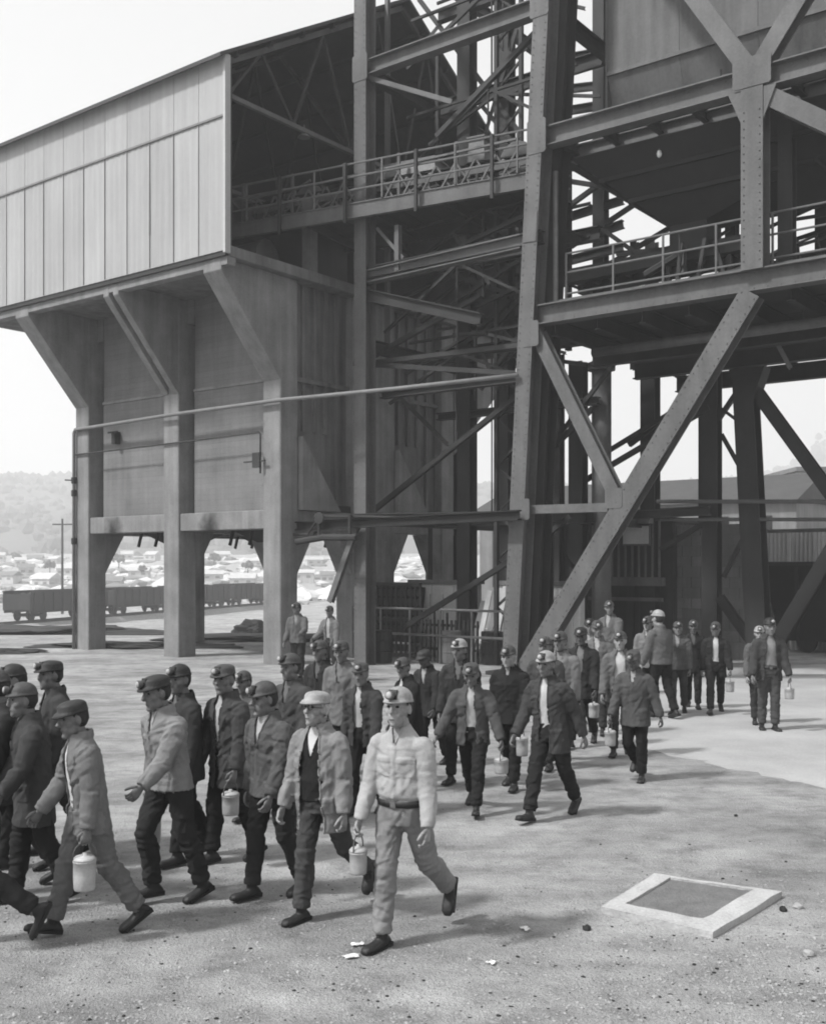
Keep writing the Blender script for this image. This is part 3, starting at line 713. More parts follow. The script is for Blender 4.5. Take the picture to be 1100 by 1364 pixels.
# diagonals in the left bay
thin(Q(487, 105), Q(600, 138), .12, 'steel'); thin(Q(581, 183, vT+.3), Q(712, 45, vT+.3), .12, 'steel2')
thin(Q(555, 0, vR1), Q(690, 180, vR1), .14); thin(Q(690, 20, vR1), Q(640, 190, vR1), .12); thin(Q(640, -40, vR1), Q(560, 60, vR1), .12)
thin(Q(700, 60, vR1), Q(625, 125, vR1), .12); thin(Q(625, 125, vR1), Q(700, 215, vR1), .12); thin(Q(725, 60, vR1+.5), Q(655, 200, vR1+.5), .1)
beam(Q(487, 370), Q(696, 322), .26, .34, 'steel'); beam(Q(487, 392), Q(640, 425), .2, .3, 'steel2')
thin(Q(500, 305), Q(535, 345), .09, 'steel'); col(Q(530, 300), Q(530, 362), .14, .14)
thin(Q(487, 482, 2.2), Q(640, 395, 2.2), .12, 'steel2'); thin(Q(470, 487, 1.9), Q(685, 500, 1.9), .12); thin(Q(480, 487, 2.0), Q(696, 462, 2.0), .12, 'steel2')
thin(Q(522, 523, 3.2), Q(594, 594, 3.2), .12); br2 = brace(Q(495, 682, 2.4), Q(690, 527, 2.4), .13, .13, 'black')
brace(Q(538, 836, 2.4), Q(690, 741, 2.4), .13, .13, 'black'); brace(Q(476, 700, 1.0), Q(440, 802, 1.0), .16, .14, 'rail')
for (x0, y0, x1, y1, v) in ((500, 300, 690, 260, 3.2), (520, 330, 690, 400, 3.4), (610, 330, 696, 290, 2.4), (560, 430, 690, 350, 3.0), (600, 310, 650, 380, 2.6), (530, 400, 640, 350, 3.8), (640, 470, 660, 520, 3.0), (640, 520, 690, 450, 3.4)):
    thin(Q(x0, y0, v), Q(x1, y1, v), .1, 'steel2')
# lower service platform at 3.9 m from the bin to the leg, with pipes
PL = [(355, 703), (692, 686)]
beam(Q(*PL[0], v=.6), Q(*PL[1], v=.9), .2, .24, 'black', 'platform_beam'); beam(Q(420, 688, .8), Q(690, 684, 1.0), .14, .12, 'steel2', 'platform_beam')
mk('pipe', tube([Q(360, 712, .5), Q(410, 712, .5), Q(425, 688, .5), Q(480, 688, .6), Q(560, 690, .8)], .035, 8), M['steel2'], TW)
mk('pipe', tube([Q(395, 722, .4), Q(430, 716, .4), Q(475, 716, .4)], .09, 8), M['steel2'], TW)
for px in (362, 372, 425, 466): mk('pipe', tube([Q(px, 685, .5), Q(px, 720, .5)], .05, 8), M['steel2'], TW)
mk('valve_wheel', lathe([(.03, -.03), (.16, -.02), (.16, .02), (.03, .03)], Q(425, 690, .4), 12, V), M['steel2'], TW)
vcol(573, 740, 6.0, 0, 3.9, .1, .1, 'steel2')

# right part: rear columns under the deck
zD = 8.3
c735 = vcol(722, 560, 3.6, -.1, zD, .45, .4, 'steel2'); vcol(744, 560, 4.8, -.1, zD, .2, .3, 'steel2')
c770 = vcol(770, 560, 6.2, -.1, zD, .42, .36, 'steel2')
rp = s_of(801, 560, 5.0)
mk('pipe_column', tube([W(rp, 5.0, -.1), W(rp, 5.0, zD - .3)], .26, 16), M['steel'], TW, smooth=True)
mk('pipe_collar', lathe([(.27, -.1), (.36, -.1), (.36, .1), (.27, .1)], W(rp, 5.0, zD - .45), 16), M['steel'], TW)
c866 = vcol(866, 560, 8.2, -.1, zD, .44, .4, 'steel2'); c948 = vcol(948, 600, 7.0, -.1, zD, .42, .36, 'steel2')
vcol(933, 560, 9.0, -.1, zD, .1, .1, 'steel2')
# leaning rear leg with forked head
p0, p1 = Q(1013, 845, 6.6), Q(993, 512, 6.6); p0[2] = -.1
leg3 = col(p0, p1, .52, .5, 'steel2'); mk('leg_head', prism([Q(968, 486, 6.35), Q(985, 530, 6.35), Q(1003, 530, 6.35), Q(1018, 486, 6.35)], V*.5), M['steel2'], TW)
brace(Q(1003, 515, 6.6), Q(1130, 690, 6.6), .3, .3, 'steel2'); brace(Q(1135, 690, 5.0), Q(1030, 865, 5.0), .34, .3, 'black')
brace(Q(958, 795, 6.8), Q(1003, 858, 6.8), .22, .22, 'black')
# ties and braces behind
for (x0, y0, x1, y1, v, w) in ((735, 600, 790, 545, 4.2, .12), (700, 640, 830, 470, 4.4, .1), (775, 645, 945, 545, 6.8, .14), (790, 615, 905, 545, 7.2, .12), (838, 595, 935, 520, 7.8, .14),
                               (958, 560, 985, 520, 6.9, .12), (958, 580, 1000, 655, 6.9, .12), (958, 545, 985, 565, 6.9, .08), (690, 745, 760, 690, 3.2, .12), (700, 700, 765, 760, 5.2, .12), (880, 735, 945, 695, 7.2, .13), (965, 770, 1005, 690, 6.9, .1)):
    thin(Q(x0, y0, v), Q(x1, y1, v), w, 'steel2')
mk('pipe', tube([Q(875, 668, 6.0), Q(1000, 668, 6.0), Q(1120, 668, 6.0)], .055, 8), M['steel'], TW); mk('pipe', tube([Q(880, 692, 6.4), Q(1120, 692, 6.4)], .05, 8), M['steel'], TW)
mk('pipe', tube([Q(790, 470, 3.0), Q(1120, 425, 3.0)], .12, 10), M['steel'], TW, smooth=True)
thin(Q(1022, 440, 4.0), Q(1050, 492, 4.0), .1, 'steel')
beam(Q(760, 690, 6.3), Q(945, 680, 6.3), .2, .24, 'steel2')

# lower deck: plates on joists
DS0, DS1 = leg_s(zD) + .5, sEnd - .25
k = 0; nS = 9; dv = (vR2 + .4 - vT - .35) / 5
for i in range(nS):
    for j in range(5):
        if (i, j) in ((2, 4), (7, 4), (3, 4)): continue
        a0, a1 = DS0 + (DS1 - DS0)*i/nS, DS0 + (DS1 - DS0)*(i+1)/nS
        mk('deck_plate', svbox(a0 + .01, a1 - .01, vT + .3 + dv*j + .01, vT + .3 + dv*(j+1) - .01, zD + .12 + .003*((i + j) % 2), zD + .16 + .003*((i + j) % 2)), M['steel2'], TW)
for i in range(nS + 1):
    a0 = DS0 + (DS1 - DS0)*i/nS
    mk('joist', ibeam(W(a0, vT + .25, zD - .08), W(a0, vR2 + .6, zD - .08), .16, .36, Z), M['steel2'], TW)
for v in (3.6, 5.9, vR2 + .4): beam(W(DS0, v, zD - .5), W(DS1, v, zD - .5), .26, .44, 'steel2')
# hand rails along the lower deck
for z in (.55, 1.05, 1.5): mk('handrail', tube([W(leg_s(9) + .6, vT + .5, zD + .2 + z), W(DS1, vT + .5, zD + .2 + z)], .025, 6), M['rail'], TW)
for a in np.linspace(leg_s(9) + .62, DS1, 9): mk('rail_post', tube([W(a, vT + .5, zD + .15), W(a, vT + .5, zD + 1.72)], .028, 6), M['rail'], TW)
mk('stand_pipe', tube([Q(740, 410, vT + .3), Q(740, 228, vT + .3)], .06, 8), M['rail'], TW)
# upper deck with rear beams, gratings
zU = 12.55
for v in (vT + .9, 3.4, 6.0, vR2 + .4): beam(W(leg_s(zU) + .4, v, zU - .1), W(DS1, v, zU - .1), .24, .4, 'steel' if v < 3 else 'steel2')
for i in range(10):
    a0 = leg_s(zU) + .5 + (DS1 - leg_s(zU) - .6)*i/9
    mk('joist', ibeam(W(a0, vT + .25, zU), W(a0, vR2 + .6, zU), .14, .26, Z), M['steel2'], TW)
for i in range(4, 10):
    a0, a1 = leg_s(zU) + 1.2 + 1.0*i, leg_s(zU) + 1.2 + 1.0*(i+1)
    for j in range(3): mk('deck_plate', svbox(a0, a1 - .02, 2.2 + 2.1*j, 2.2 + 2.1*(j+1) - .02, zU + .15, zU + .19), M['steel2'], TW)
# rear uprights above the lower deck
for px, v, z1, b, m in ((800, vR2, 21, .36, 'steel2'), (845, vR2, 12, .2, 'steel2'), (868, vR2 + .3, 12, .3, 'steel2'), (757, vR1, 21, .14, 'steel2'), (975, vR2, 12.3, .3, 'steel2'), (1095, vR2, 12.3, .3, 'steel2')): vcol(px, 200, v, zD, z1, b, b, m)
for y0, y1, v in ((80, 66, vR2), (150, 137, vR2), (295, 268, vR2), (330, 300, vR2 - .5), (352, 330, 6.5), (120, 112, vR2 + 1)):
    beam(Q(738, y0, v), Q(830, y1 - 2, v), .16, .24, 'steel2')
for (x0, y0, x1, y1, v) in ((742, 110, 760, 90, 5), (745, 285, 800, 245, 6), (760, 330, 850, 270, 7), (790, 300, 860, 350, 7), (800, 360, 900, 300, 7.5), (820, 340, 940, 330, 7), (735, 240, 800, 250, 5.5)):
    thin(Q(x0, y0, v), Q(x1, y1, v), .12, 'steel2')
mk('pipe', tube([Q(742, 105, 4.6), Q(748, 95, 4.6), Q(760, 90, 4.6)], .04, 6), M['steel'], TW)
# big plated hopper over the upper deck
HV = vT + 1.3
hs0, hs1 = s_of(809, 60, HV), sEnd - .3
nP = 5
for i in range(nP):
    a0, a1 = hs0 + (hs1 - hs0)*i/nP, hs0 + (hs1 - hs0)*(i+1)/nP
    mk('hopper_plate', svbox(a0 + .004, a1 - .004, HV, HV + .05, 14.35, 22), M['plate'], TW)
    mk('hopper_plate', box8([W(a0 + .004, HV + .35, 13.25), W(a1 - .004, HV + .35, 13.25), W(a1 - .004, HV + .42, 13.25), W(a0 + .004, HV + .42, 13.25), W(a0 + .004, HV + .0, 14.32), W(a1 - .004, HV + .0, 14.32), W(a1 - .004, HV + .06, 14.32), W(a0 + .004, HV + .06, 14.32)]), M['plate'], TW)
mk('hopper_rim', svbox(hs0, hs1, HV - .04, HV + .02, 14.29, 14.38), M['steel'], TW)
mk('hopper_side', svbox(hs0 - .06, hs0 - .005, HV, vR2, 13.3, 22), M['plate'], TW)
mk('hopper_rear', svbox(hs0, hs1, vR2 + .005, vR2 + .06, 13.3, 22), M['plate'], TW)
mk('hopper_floor', svbox(hs0, hs1, HV + .45, vR2, 13.1, 13.2), M['black'], TW)
# chute cone hanging below the upper deck
tops = [W(leg_s(12.2) + .5, vT + .6, 12.25), W(DS1 - .4, vT + .6, 12.25), W(DS1 - .4, vR2, 12.25), W(leg_s(12.2) + .5, vR2, 12.25)]
oc = on_v(925, 302, 3.6); zo = oc[2]; so = sv(oc)[0]
bots = [W(so - .45, 3.2, zo), W(so + .45, 3.2, zo), W(so + .45, 4.1, zo), W(so - .45, 4.1, zo)]
for i in range(4):
    j = (i + 1) % 4; n_ = 3
    for q in range(n_):
        l = lambda a, b, t: a + (b - a)*t
        t0, t1 = q/n_, (q+1)/n_
        poly = [l(tops[i], tops[j], t0), l(tops[i], tops[j], t1), l(bots[i], bots[j], t1), l(bots[i], bots[j], t0)]
        ctr = sum(poly)/4; inward = W(so, 3.65, 12.25) - ctr; inward[2] = 1.0; inward /= np.linalg.norm(inward)
        mk('chute_plate', prism(poly, inward * .04), M['black'], TW)
mk('chute_spout', box8([b + np.array([0, 0, -.6]) for b in bots] + [b for b in bots]), M['black'], TW)
for t in (.3, .6):
    rr = [tops[i] + (bots[i] - tops[i])*t + Z*-.05 for i in range(4)]
    for i in range(4): mk('chute_rib', bar(rr[i], rr[(i+1) % 4], .08, .1), M['black'], TW)
# lamp under the upper deck
LT = thing('deck_lamp', 'small bright bulkhead lamp under the upper tower deck', 'lamp', Q(878, 204, 2.2))
mk('bulb', lathe([(.02, -.09), (.05, -.06), (.06, 0), (.04, .06)], Q(878, 204, 2.2), 10), M['lampglass'], LT); mk('bracket', bar(Q(878, 201, 2.2), Q(878, 192, 2.2), .03, .03, U), M['steel'], LT)

# machinery standing on the lower deck
MB = thing('deck_conveyor', 'dark inclined belt conveyor and drive standing on the lower tower deck', 'conveyor', W(sR - 3, 4, zD + .16))
a0, b0_ = Q(745, 372, 3.6), Q(1000, 322, 3.6)
mk('frame', bar(a0, b0_, .3, .35), M['steel2'], MB); mk('frame', bar(a0 + V*1.1, b0_ + V*1.1, .3, .35), M['steel2'], MB); mk('belt', bar(a0 + V*.55 + Z*.2, b0_ + V*.55 + Z*.2, .9, .05), M['black'], MB)
for t in np.linspace(.03, .97, 11):
    p = a0 + (b0_ - a0)*t; mk('roller', lathe([(.03, -.5), (.09, -.48), (.09, .48), (.03, .5)], p + V*.55 + Z*.05, 8, V), M['steel'], MB)
for t in (.05, .3, .6, .9):
    p = a0 + (b0_ - a0)*t; mk('leg', bar(p - Z*.2, np.array([p[0], p[1], zD + .16]), .1, .1, U), M['steel2'], MB)
def machine(px, py, v, w, d, h, label, round_=False):
    p = on_v(px, py, v); s, _, _ = sv(p); z = zD + .17
    t = thing('pump_motor', label, 'motor', W(s, v, z))
    mk('bed', svbox(s - w*.55, s + w*.55, v - d*.55, v + d*.55, z, z + .12), M['steel2'], t)
    mk('body', lathe([(.1, -w*.5), (h*.42, -w*.48), (h*.46, -w*.2), (h*.46, w*.25), (h*.4, w*.45), (.1, w*.5)], W(s, v, z + .12 + h*.46), 16, U), M['steel2'], t, smooth=False)
    mk('shaft', lathe([(.05, 0), (.05, .4)], W(s + w*.45, v, z + .12 + h*.46), 8, U), M['rail'], t)
    mk('terminal_box', svbox(s - .15, s + .15, v - .15, v + .15, z + h*.95, z + h*1.25), M['steel2'], t)
machine(800, 380, 4.6, 1.4, .8, 1.0, 'dark round-bodied motor on the lower deck near the battered leg')
machine(900, 350, 5.4, 1.2, .8, .9, 'dark round-bodied motor at the middle of the lower deck')
machine(1058, 330, 5.4, .9, .8, 1.2, 'dark squat motor on the deck right of the tall tower column')
tk = thing('deck_tank', 'small dark upright tank on the deck beside the tall column', 'tank', Q(1078, 350, 6.8))
sx = s_of(1062, 330, 6.4)
mk('shell', lathe([(.5, 0), (.55, .1), (.55, 1.5), (.48, 1.7), (.2, 1.82), (.05, 1.85)], W(sx, 6.4, zD + .17), 18), M['steel2'], tk, smooth=False); mk('pipe', tube([W(sx, 6.4, zD + 2.0), W(sx, 6.4, zD + 2.4), W(sx + .7, 6.4, zD + 2.5)], .06, 8), M['steel2'], tk)
# pipe runs and odd iron in the dark of the left bay
rs = np.random.RandomState(21)
for k in range(16):
    v = rs.uniform(2.4, 6.5); z = rs.uniform(7.6, 11.3); s0 = rs.uniform(sP + .2, 8.5); s1 = s0 + rs.uniform(1, 3.2)
    s1 = min(s1, leg_s(z) - .2)
    if rs.rand() < .5: mk('pipe', tube([W(s0, v, z), W(s1, v, z + rs.uniform(-.1, .1))], rs.uniform(.04, .1), 8), M['steel2'], TW)
    else: thin(W(s0, v, z), W(s1, v, z + rs.uniform(-1.2, 1.2)), .1)

# rivets, stiffeners and splice plates on the front members
def rivets(par, p0, p1, b, off, sp=.17, rows=(-.36, .36), name='rivets'):
    p0, p1 = np.asarray(p0), np.asarray(p1); L_ = np.linalg.norm(p1 - p0); d_, a_, _ = basis(p0, p1, V); g = []
    for k in range(int(L_/sp)):
        for r_ in rows: g.append((IV*.017 + p0 + d_*(k + .5)*sp + a_*b*r_ + V*off, IF))
    mk(name, join(*g), M['steel'], par, kind='stuff')
rivets(mainleg, Wp(leg_s(.2), .2), Wp(leg_s(zTop), zTop), .40, -.256)
rivets(br_main, Wp(sR - .05, z_lo - .25), Wp(sF + .35, .15), .44, -.186)
rivets(colR, Wp(sR, z_lo + .3), Wp(sR, z_up - .5), .46, -.226); rivets(post, Wp(sP, 0), Wp(sP, 20), .40, -.216)
def stiff(par, z, s0, s1, b, h, step=1.15):
    s = s0 + step*.5
    while s < s1:
        mk('stiffener', svbox(s - .012, s + .012, vT - b/2 + .004, vT - .016, z - h/2 + .033, z + h/2 - .033), M['steel'], par)
        s += step
for par, z, s0, s1 in ((lo, z_lo, leg_s(z_lo) + .3, sEnd), (up_, z_up, leg_s(z_up) + .3, sEnd)):
    g = [(IV*.02 + W(s, vT - .016, z + dz_), IF) for s in np.arange(s0, s1, .28) for dz_ in (-.15, .15)]
    mk('rivets', join(*g), M['steel'], par, kind='stuff')
# end connection plates where beams and braces meet the legs
for par, c_, w, h, o in ((mainleg, Wp(leg_s(z_up) + .05, z_up), .5, .8, -.262), (mainleg, Wp(leg_s(3.95) + .1, 3.95), .5, .5, -.262), (mainleg, Wp(leg_s(z_hi) - .05, z_hi), .5, .7, -.262), (post, Wp(sP, z_hi), .5, .7, -.222)):
    gusset(par, c_, w, h, o)
# odd ironwork, pipes and boxes crowding the lower deck
rs = np.random.RandomState(55)
for k in range(70):
    v = rs.uniform(2.4, 7.8); s0 = rs.uniform(leg_s(9) + .8, 18.5); z = zD + .2 + abs(rs.normal())*.75
    q = rs.rand()
    if q < .34:
        L_ = rs.uniform(.6, 2.4); mk('pipe', tube([W(s0, v, z), W(s0 + L_, v, z + rs.uniform(-.1, .5)), W(s0 + L_ + .1, v + rs.uniform(-.4, .4), max(z - rs.uniform(.2, .8), zD + .2))], rs.uniform(.03, .1), 7), M['steel2'] if rs.rand() < .7 else M['steel'], TW)
    elif q < .7: mk('frame_bar', angle(W(s0, v, zD + .18), W(s0 + rs.uniform(-.8, .8), v, zD + rs.uniform(.6, 1.7)), .08, V), M['steel2'] if rs.rand() < .85 else M['steel'], TW)
    elif q < .85: mk('frame_bar', angle(W(s0, v, z + .3), W(s0 + rs.uniform(.8, 2.2), v, z + rs.uniform(0, .8)), .08, V), M['steel2'], TW)
    else:
        w_, h_ = rs.uniform(.2, .5), rs.uniform(.25, .7); mk('junction_box', svbox(s0, s0 + w_, v, v + .3, zD + .19, zD + .19 + h_), M['steel2'], TW)
# thin hangers and cables in the open bays
for (x0, y0, x1, y1, v) in ((985, 60, 985, 110, 3.5), (960, 105, 960, 92, 2.5), (1070, 380, 1070, 440, 3), (1040, 215, 1040, 340, 6), (905, 310, 905, 372, 2.0), (760, 0, 760, 150, 6.5), (655, 440, 655, 690, 5.0)):
    mk('hanger', tube([Q(x0, y0, v), Q(x1, y1, v)], .022, 6), M['steel2'], TW)

rs = np.random.RandomState(91)
for k, (z, v) in enumerate([(7.0, 2.4), (7.9, 3.1), (8.9, 2.2), (9.6, 3.6), (10.4, 2.6), (11.0, 4.0), (8.3, 4.4), (13.4, 3.0), (14.6, 4.2), (16.4, 3.2), (17.6, 4.4)]):   # full bays of thin cross bracing
    e0, e1 = sP + .05, leg_s(z) - .05; mid_ = (e0 + e1)/2 + rs.uniform(-.4, .4); dz_ = rs.uniform(.8, 1.7)
    thin(W(e0, v, z), W(mid_, v, z + dz_), .075, 'steel2'); thin(W(mid_, v + .09, z + dz_), W(e1, v + .09, z), .075, 'steel2'); thin(W(e0, v + .18, z + dz_), W(e1, v + .18, z + dz_ + .01), .07, 'steel2')
    mk('hanger', tube([W(mid_, v, z - .9), W(mid_, v, z + dz_)], .028, 6), M['steel2'], TW)
for k in range(14):                          # long thin members above the lower deck
    v = rs.uniform(3, 8); s0 = rs.uniform(leg_s(9) + .6, 16); z = rs.uniform(zD + .4, zD + 2.8)
    thin(W(s0, v, z), W(s0 + rs.uniform(1, 3), v, z + rs.uniform(-.6, .9)), .07, 'steel2')

# ------------------------------------------------------------------ buildings and yard fittings behind
pb = thing('power_house', 'long low dark-roofed building far behind the tower legs', 'building', at_Y(850, 800, 62))
def L_line(px, py, Y):                       # wall line parallel to the bin through a picture point
    return at_Y(px, py, Y)
c0 = at_Y(1063, 622, 62); zr = c0[2]
def PB(a, c, z): return np.array([c0[0], c0[1], 0]) - U*a + V*c + Z*z
ze = zr - 1.9
mk('wall', box8([PB(22, .3, -3), PB(.2, .3, -3), PB(.2, 9, -3), PB(22, 9, -3), PB(22, .3, ze), PB(.2, .3, ze), PB(.2, 9, ze), PB(22, 9, ze)]), M['greyclad'], pb)
mk('roof', np_roof := (np.array([PB(22.3, -.2, ze + .02), PB(0, -.2, ze + .02), PB(0, 9.4, ze + .02), PB(22.3, 9.4, ze + .02), PB(22.3, 4.6, zr), PB(0, 4.6, zr)]), [(0, 1, 5, 4), (2, 3, 4, 5), (3, 0, 4), (1, 2, 5), (3, 2, 1, 0)]), M['roof'], pb)
for a in np.arange(1.6, 21, 2.6):
    w_ = mk('window', box8([PB(a + 1.1, .24, 1.2), PB(a, .24, 1.2), PB(a, .34, 1.2), PB(a + 1.1, .34, 1.2), PB(a + 1.1, .24, ze - .8), PB(a, .24, ze - .8), PB(a, .34, ze - .8), PB(a + 1.1, .34, ze - .8)]), M['black'], pb)
wb = thing('pale_shed', 'pale plain building at the right edge beyond the dark roof', 'building', at_Y(1080, 700, 75))
q = at_Y(1064, 700, 75)
mk('wall', wbox(q[0], q[0] + 14, 75, 84, -3, at_Y(1064, 628, 75)[2]), M['paleclad'], wb); mk('roof', wbox(q[0] - .3, q[0] + 14.3, 74.7, 84.3, at_Y(1064, 628, 75)[2] + .01, at_Y(1064, 626, 75)[2] + .2), M['greyclad'], wb)

# corrugated fence right, in pale sheets
fc = thing('sheet_fence', 'pale corrugated sheet wall behind the leaning tower leg', 'fence', W(20, 14.0, 0))
a0 = s_of(1018, 720, 14.0)
k = 0
for i in range(14):
    sa_ = a0 + i*.82
    n = 12; v = []
    for z in (-.2, 3.75 + .03*(i % 2)):
        for q in range(n + 1): v.append(W(sa_ + .8*q/n, 14.0 + .03*math.cos(q*math.pi), z))
    v = np.array(v); v2 = v + V*.02
    f = [(q, q+1, n+2+q, n+1+q) for q in range(n)]; m2 = 2*(n+1)
    f += [tuple(m2 + w_ for w_ in r_[::-1]) for r_ in f] + [(n+1+q, n+2+q, m2+n+2+q, m2+n+1+q) for q in range(n)]
    mk('sheet', (np.vstack([v, v2]), f), M['trim'] if i % 3 else M['paleclad'], fc)
mk('top_rail', bar(W(a0 - .1, 9.7, 3.6), W(a0 + 11.5, 9.7, 3.6), .08, .1), M['steel'], fc)

# grey masonry panel wall between the rear columns, built of blocks
sw = thing('block_wall', 'grey block wall standing between the dark rear columns', 'wall', W(16, 8.9, 0))
b0, b1 = s_of(884, 800, 8.9), s_of(1008, 800, 8.9)
rs = np.random.RandomState(3); bw_ = .56; z = -.1; r_ = 0
while z < 3.7:
    s = b0 - (bw_/2 if r_ % 2 else 0)
    while s < b1 - .02:
        e0, e1 = max(s, b0), min(s + bw_, b1)
        if e1 - e0 > .08: mk('block', svbox(e0 + .008, e1 - .008, 8.9 + rs.uniform(0, .02), 9.1, z + .006, z + .294), M['greyclad'] if rs.rand() < .6 else M['concrete'], sw)
        s += bw_
    z += .3; r_ += 1
mk('mortar', svbox(b0 + .01, b1 - .01, 8.935, 9.08, -.1, z - .02), M['endwall'], sw)

# shaft cage house: dark clad box with a barred front and pale sign board
ch = thing('cage_house', 'dark cage house with vertical bars between the tower legs', 'cage house', W(14, 9.4, 0))
h0, h1 = s_of(690, 760, 8.0), s_of(884, 760, 8.0)
nb = 12
for i in range(nb):
    a, b = h0 + (h1 - h0)*i/nb, h0 + (h1 - h0)*(i+1)/nb
    mk('panel', svbox(a + .006, b - .006, 8.6 + .02*(i % 2), 8.66 + .02*(i % 2), -.2, 3.9), M['darkclad'], ch)
mk('side_wall', svbox(h1 - .06, h1, 8.7, 12.5, -.2, 3.9), M['darkclad'], ch); mk('roof', svbox(h0 - .1, h1 + .1, 7.9, 12.6, 3.92, 4.02), M['steel2'], ch)
for px in range(806, 884, 9):
    s = s_of(px, 730, 8.0); mk('bar', tube([W(s, 8.0, 2.3), W(s, 8.0, 3.9)], .035, 6), M['rail'], ch)
mk('sill_beam', svbox(s_of(800, 775, 8.0), s_of(884, 775, 8.0), 7.9, 8.1, 2.05, 2.3), M['steel'], ch)
mk('sill_beam', svbox(s_of(770, 800, 7.9), s_of(884, 800, 7.9), 7.8, 7.88, 1.62, 1.72), M['steel'], ch)
sb2 = thing('sign_board', 'small pale blank board hung on the cage house bars', 'sign board', Q(846, 700, 7.7))
sA, sB = s_of(830, 700, 7.7), s_of(863, 700, 7.7)
mk('board', svbox(sA, sB, 7.68, 7.73, 3.25, 3.75), M['paleclad'], sb2); mk('frame', svbox(sA - .04, sB + .04, 7.735, 7.78, 3.2, 3.8), M['steel'], sb2)
mk('hood', box8([W(sA - .1, 7.5, 3.82), W(sB + .1, 7.5, 3.82), W(sB + .1, 7.85, 3.82), W(sA - .1, 7.85, 3.82), W(sA - .1, 7.6, 3.95), W(sB + .1, 7.6, 3.95), W(sB + .1, 7.85, 4.05), W(sA - .1, 7.85, 4.05)]), M['rail'], sb2)

# pale concrete retaining walls at the foot of the tower
for (x0, x1, yt, v, lab) in ((546, 634, 778, 5.0, 'pale low concrete wall left of the battered leg, behind the gate'), (664, 772, 780, 4.4, 'pale low concrete wall between the battered leg and the main diagonal')):
    t = thing('retaining_wall', lab, 'wall', W(s_of(x0, 800, v), v, 0))
    s0, s1 = s_of(x0, 800, v), s_of(x1, 800, v); zt_ = on_v((x0 + x1)/2, yt, v)[2]
    for i in range(3):
        a, b = s0 + (s1 - s0)*i/3, s0 + (s1 - s0)*(i+1)/3
        bevel(mk('panel', svbox(a + .005, b - .005, v, v + .3, -.2, zt_), M['white'], t), .02)
    mk('coping', svbox(s0 - .05, s1 + .05, v - .06, v + .36, zt_ + .002, zt_ + .12), M['endwall'], t)
    for i in range(5):
        a = s0 + (s1 - s0)*(i + .5)/5
        mk('pilaster', svbox(a - .06, a + .06, v - .07, v - .002, -.2, zt_ - .3), M['white'], t)
# barred gate with lower slatted screen in front of the wall
gt = thing('barred_gate', 'dark barred gate and screen under the tower\'s left post', 'gate', W(6, 3.6, 0))
g0, g1 = s_of(484, 830, 3.6), s_of(560, 830, 3.6)
mk('frame', bar(W(g0, 3.6, 2.1), W(g1, 3.6, 2.1), .1, .1), M['steel2'], gt); mk('frame', bar(W(g0, 3.6, .1), W(g1, 3.6, .1), .1, .1), M['steel2'], gt); mk('frame', bar(W(g0, 3.6, 1.1), W(g1, 3.6, 1.1), .08, .1), M['steel2'], gt)
for i in range(13): mk('bar', bar(W(g0 + (g1 - g0)*i/12, 3.6, .15), W(g0 + (g1 - g0)*i/12, 3.6, 2.05), .05, .05, U), M['steel2'], gt)
for i in range(7): mk('slat', svbox(g0 + .08, g1 - .08, 3.68, 3.72, .2 + i*.26, .2 + i*.26 + .2), M['darkclad'], gt)
bn = thing('dark_bin', 'dark box hopper behind the barred gate', 'bin', W(7.5, 4.6, 0))
g1 = s_of(546, 830, 4.2); g0 = s_of(500, 830, 4.2) - .7
mk('shell', box8([W(g0 + .9, 4.1, .6), W(g1 - .15, 4.1, .6), W(g1 - .15, 4.9, .6), W(g0 + .9, 4.9, .6), W(g0 + .7, 4.0, 2.0), W(g1, 4.0, 2.0), W(g1, 4.95, 2.0), W(g0 + .7, 4.95, 2.0)]), M['black'], bn)
mk('lid', svbox(g0 + .8, g1 - .1, 4.1, 4.8, 2.003, 2.14), M['steel2'], bn)
fr = thing('pipe_railing', 'pipe railing in front of the low concrete wall under the tower', 'railing', W(8, 3.0, 0))
r0, r1 = s_of(470, 820, 2.9), s_of(672, 820, 2.9)
for z in (1.45, .75): mk('rail', tube([W(r0, 2.9, z), W(r1, 2.9, z)], .035, 8), M['rail'], fr)
for a in np.linspace(r0, r1, 6): mk('post', tube([W(a, 2.9, -.05), W(a, 2.9, 1.48)], .035, 8), M['rail'], fr)

# yard clutter at the foot of the tower
rs = np.random.RandomState(61)
def drum(px, py, v, lab, m):
    p = on_v(px, py, v); p[2] = 0; t = thing('oil_drum', lab, 'drum', p)
    mk('shell', lathe([(.27, 0), (.29, .02), (.29, .29), (.305, .31), (.29, .33), (.29, .58), (.305, .6), (.29, .62), (.29, .86), (.27, .88)], p, 18), m, t); mk('lid', lathe([(.265, .845), (.26, .86), (.02, .862)], p, 18), m, t)
drum(508, 860, 2.2, 'dark oil drum at the foot of the left tower post', M['steel2']); drum(600, 862, 3.2, 'grey oil drum in front of the pale low wall', M['greyclad']); drum(655, 862, 3.6, 'dark oil drum beside the battered leg', M['steel2'])
ln = thing('leaning_boards', 'pale boards leaning on the low wall near the battered leg', 'boards', W(s_of(650, 850, 4.2), 4.2, 0))
for k, px in enumerate((640, 648, 655, 668, 676, 700)):
    s = s_of(px, 850, 4.3); mk('board', bar(W(s, 3.7 + .03*k, 0), W(s + rs.uniform(-.2, .2), 4.25, 1.5 + rs.uniform(0, .9)), .16, .04, V), M['paleclad'] if k % 2 else M['greyclad'], ln)
pf = thing('picket_screen', 'low picket screen of dark bars in front of the pale wall', 'fence', W(s_of(600, 850, 3.4), 3.4, 0))
a0, a1 = s_of(562, 850, 3.4), s_of(636, 850, 3.4)
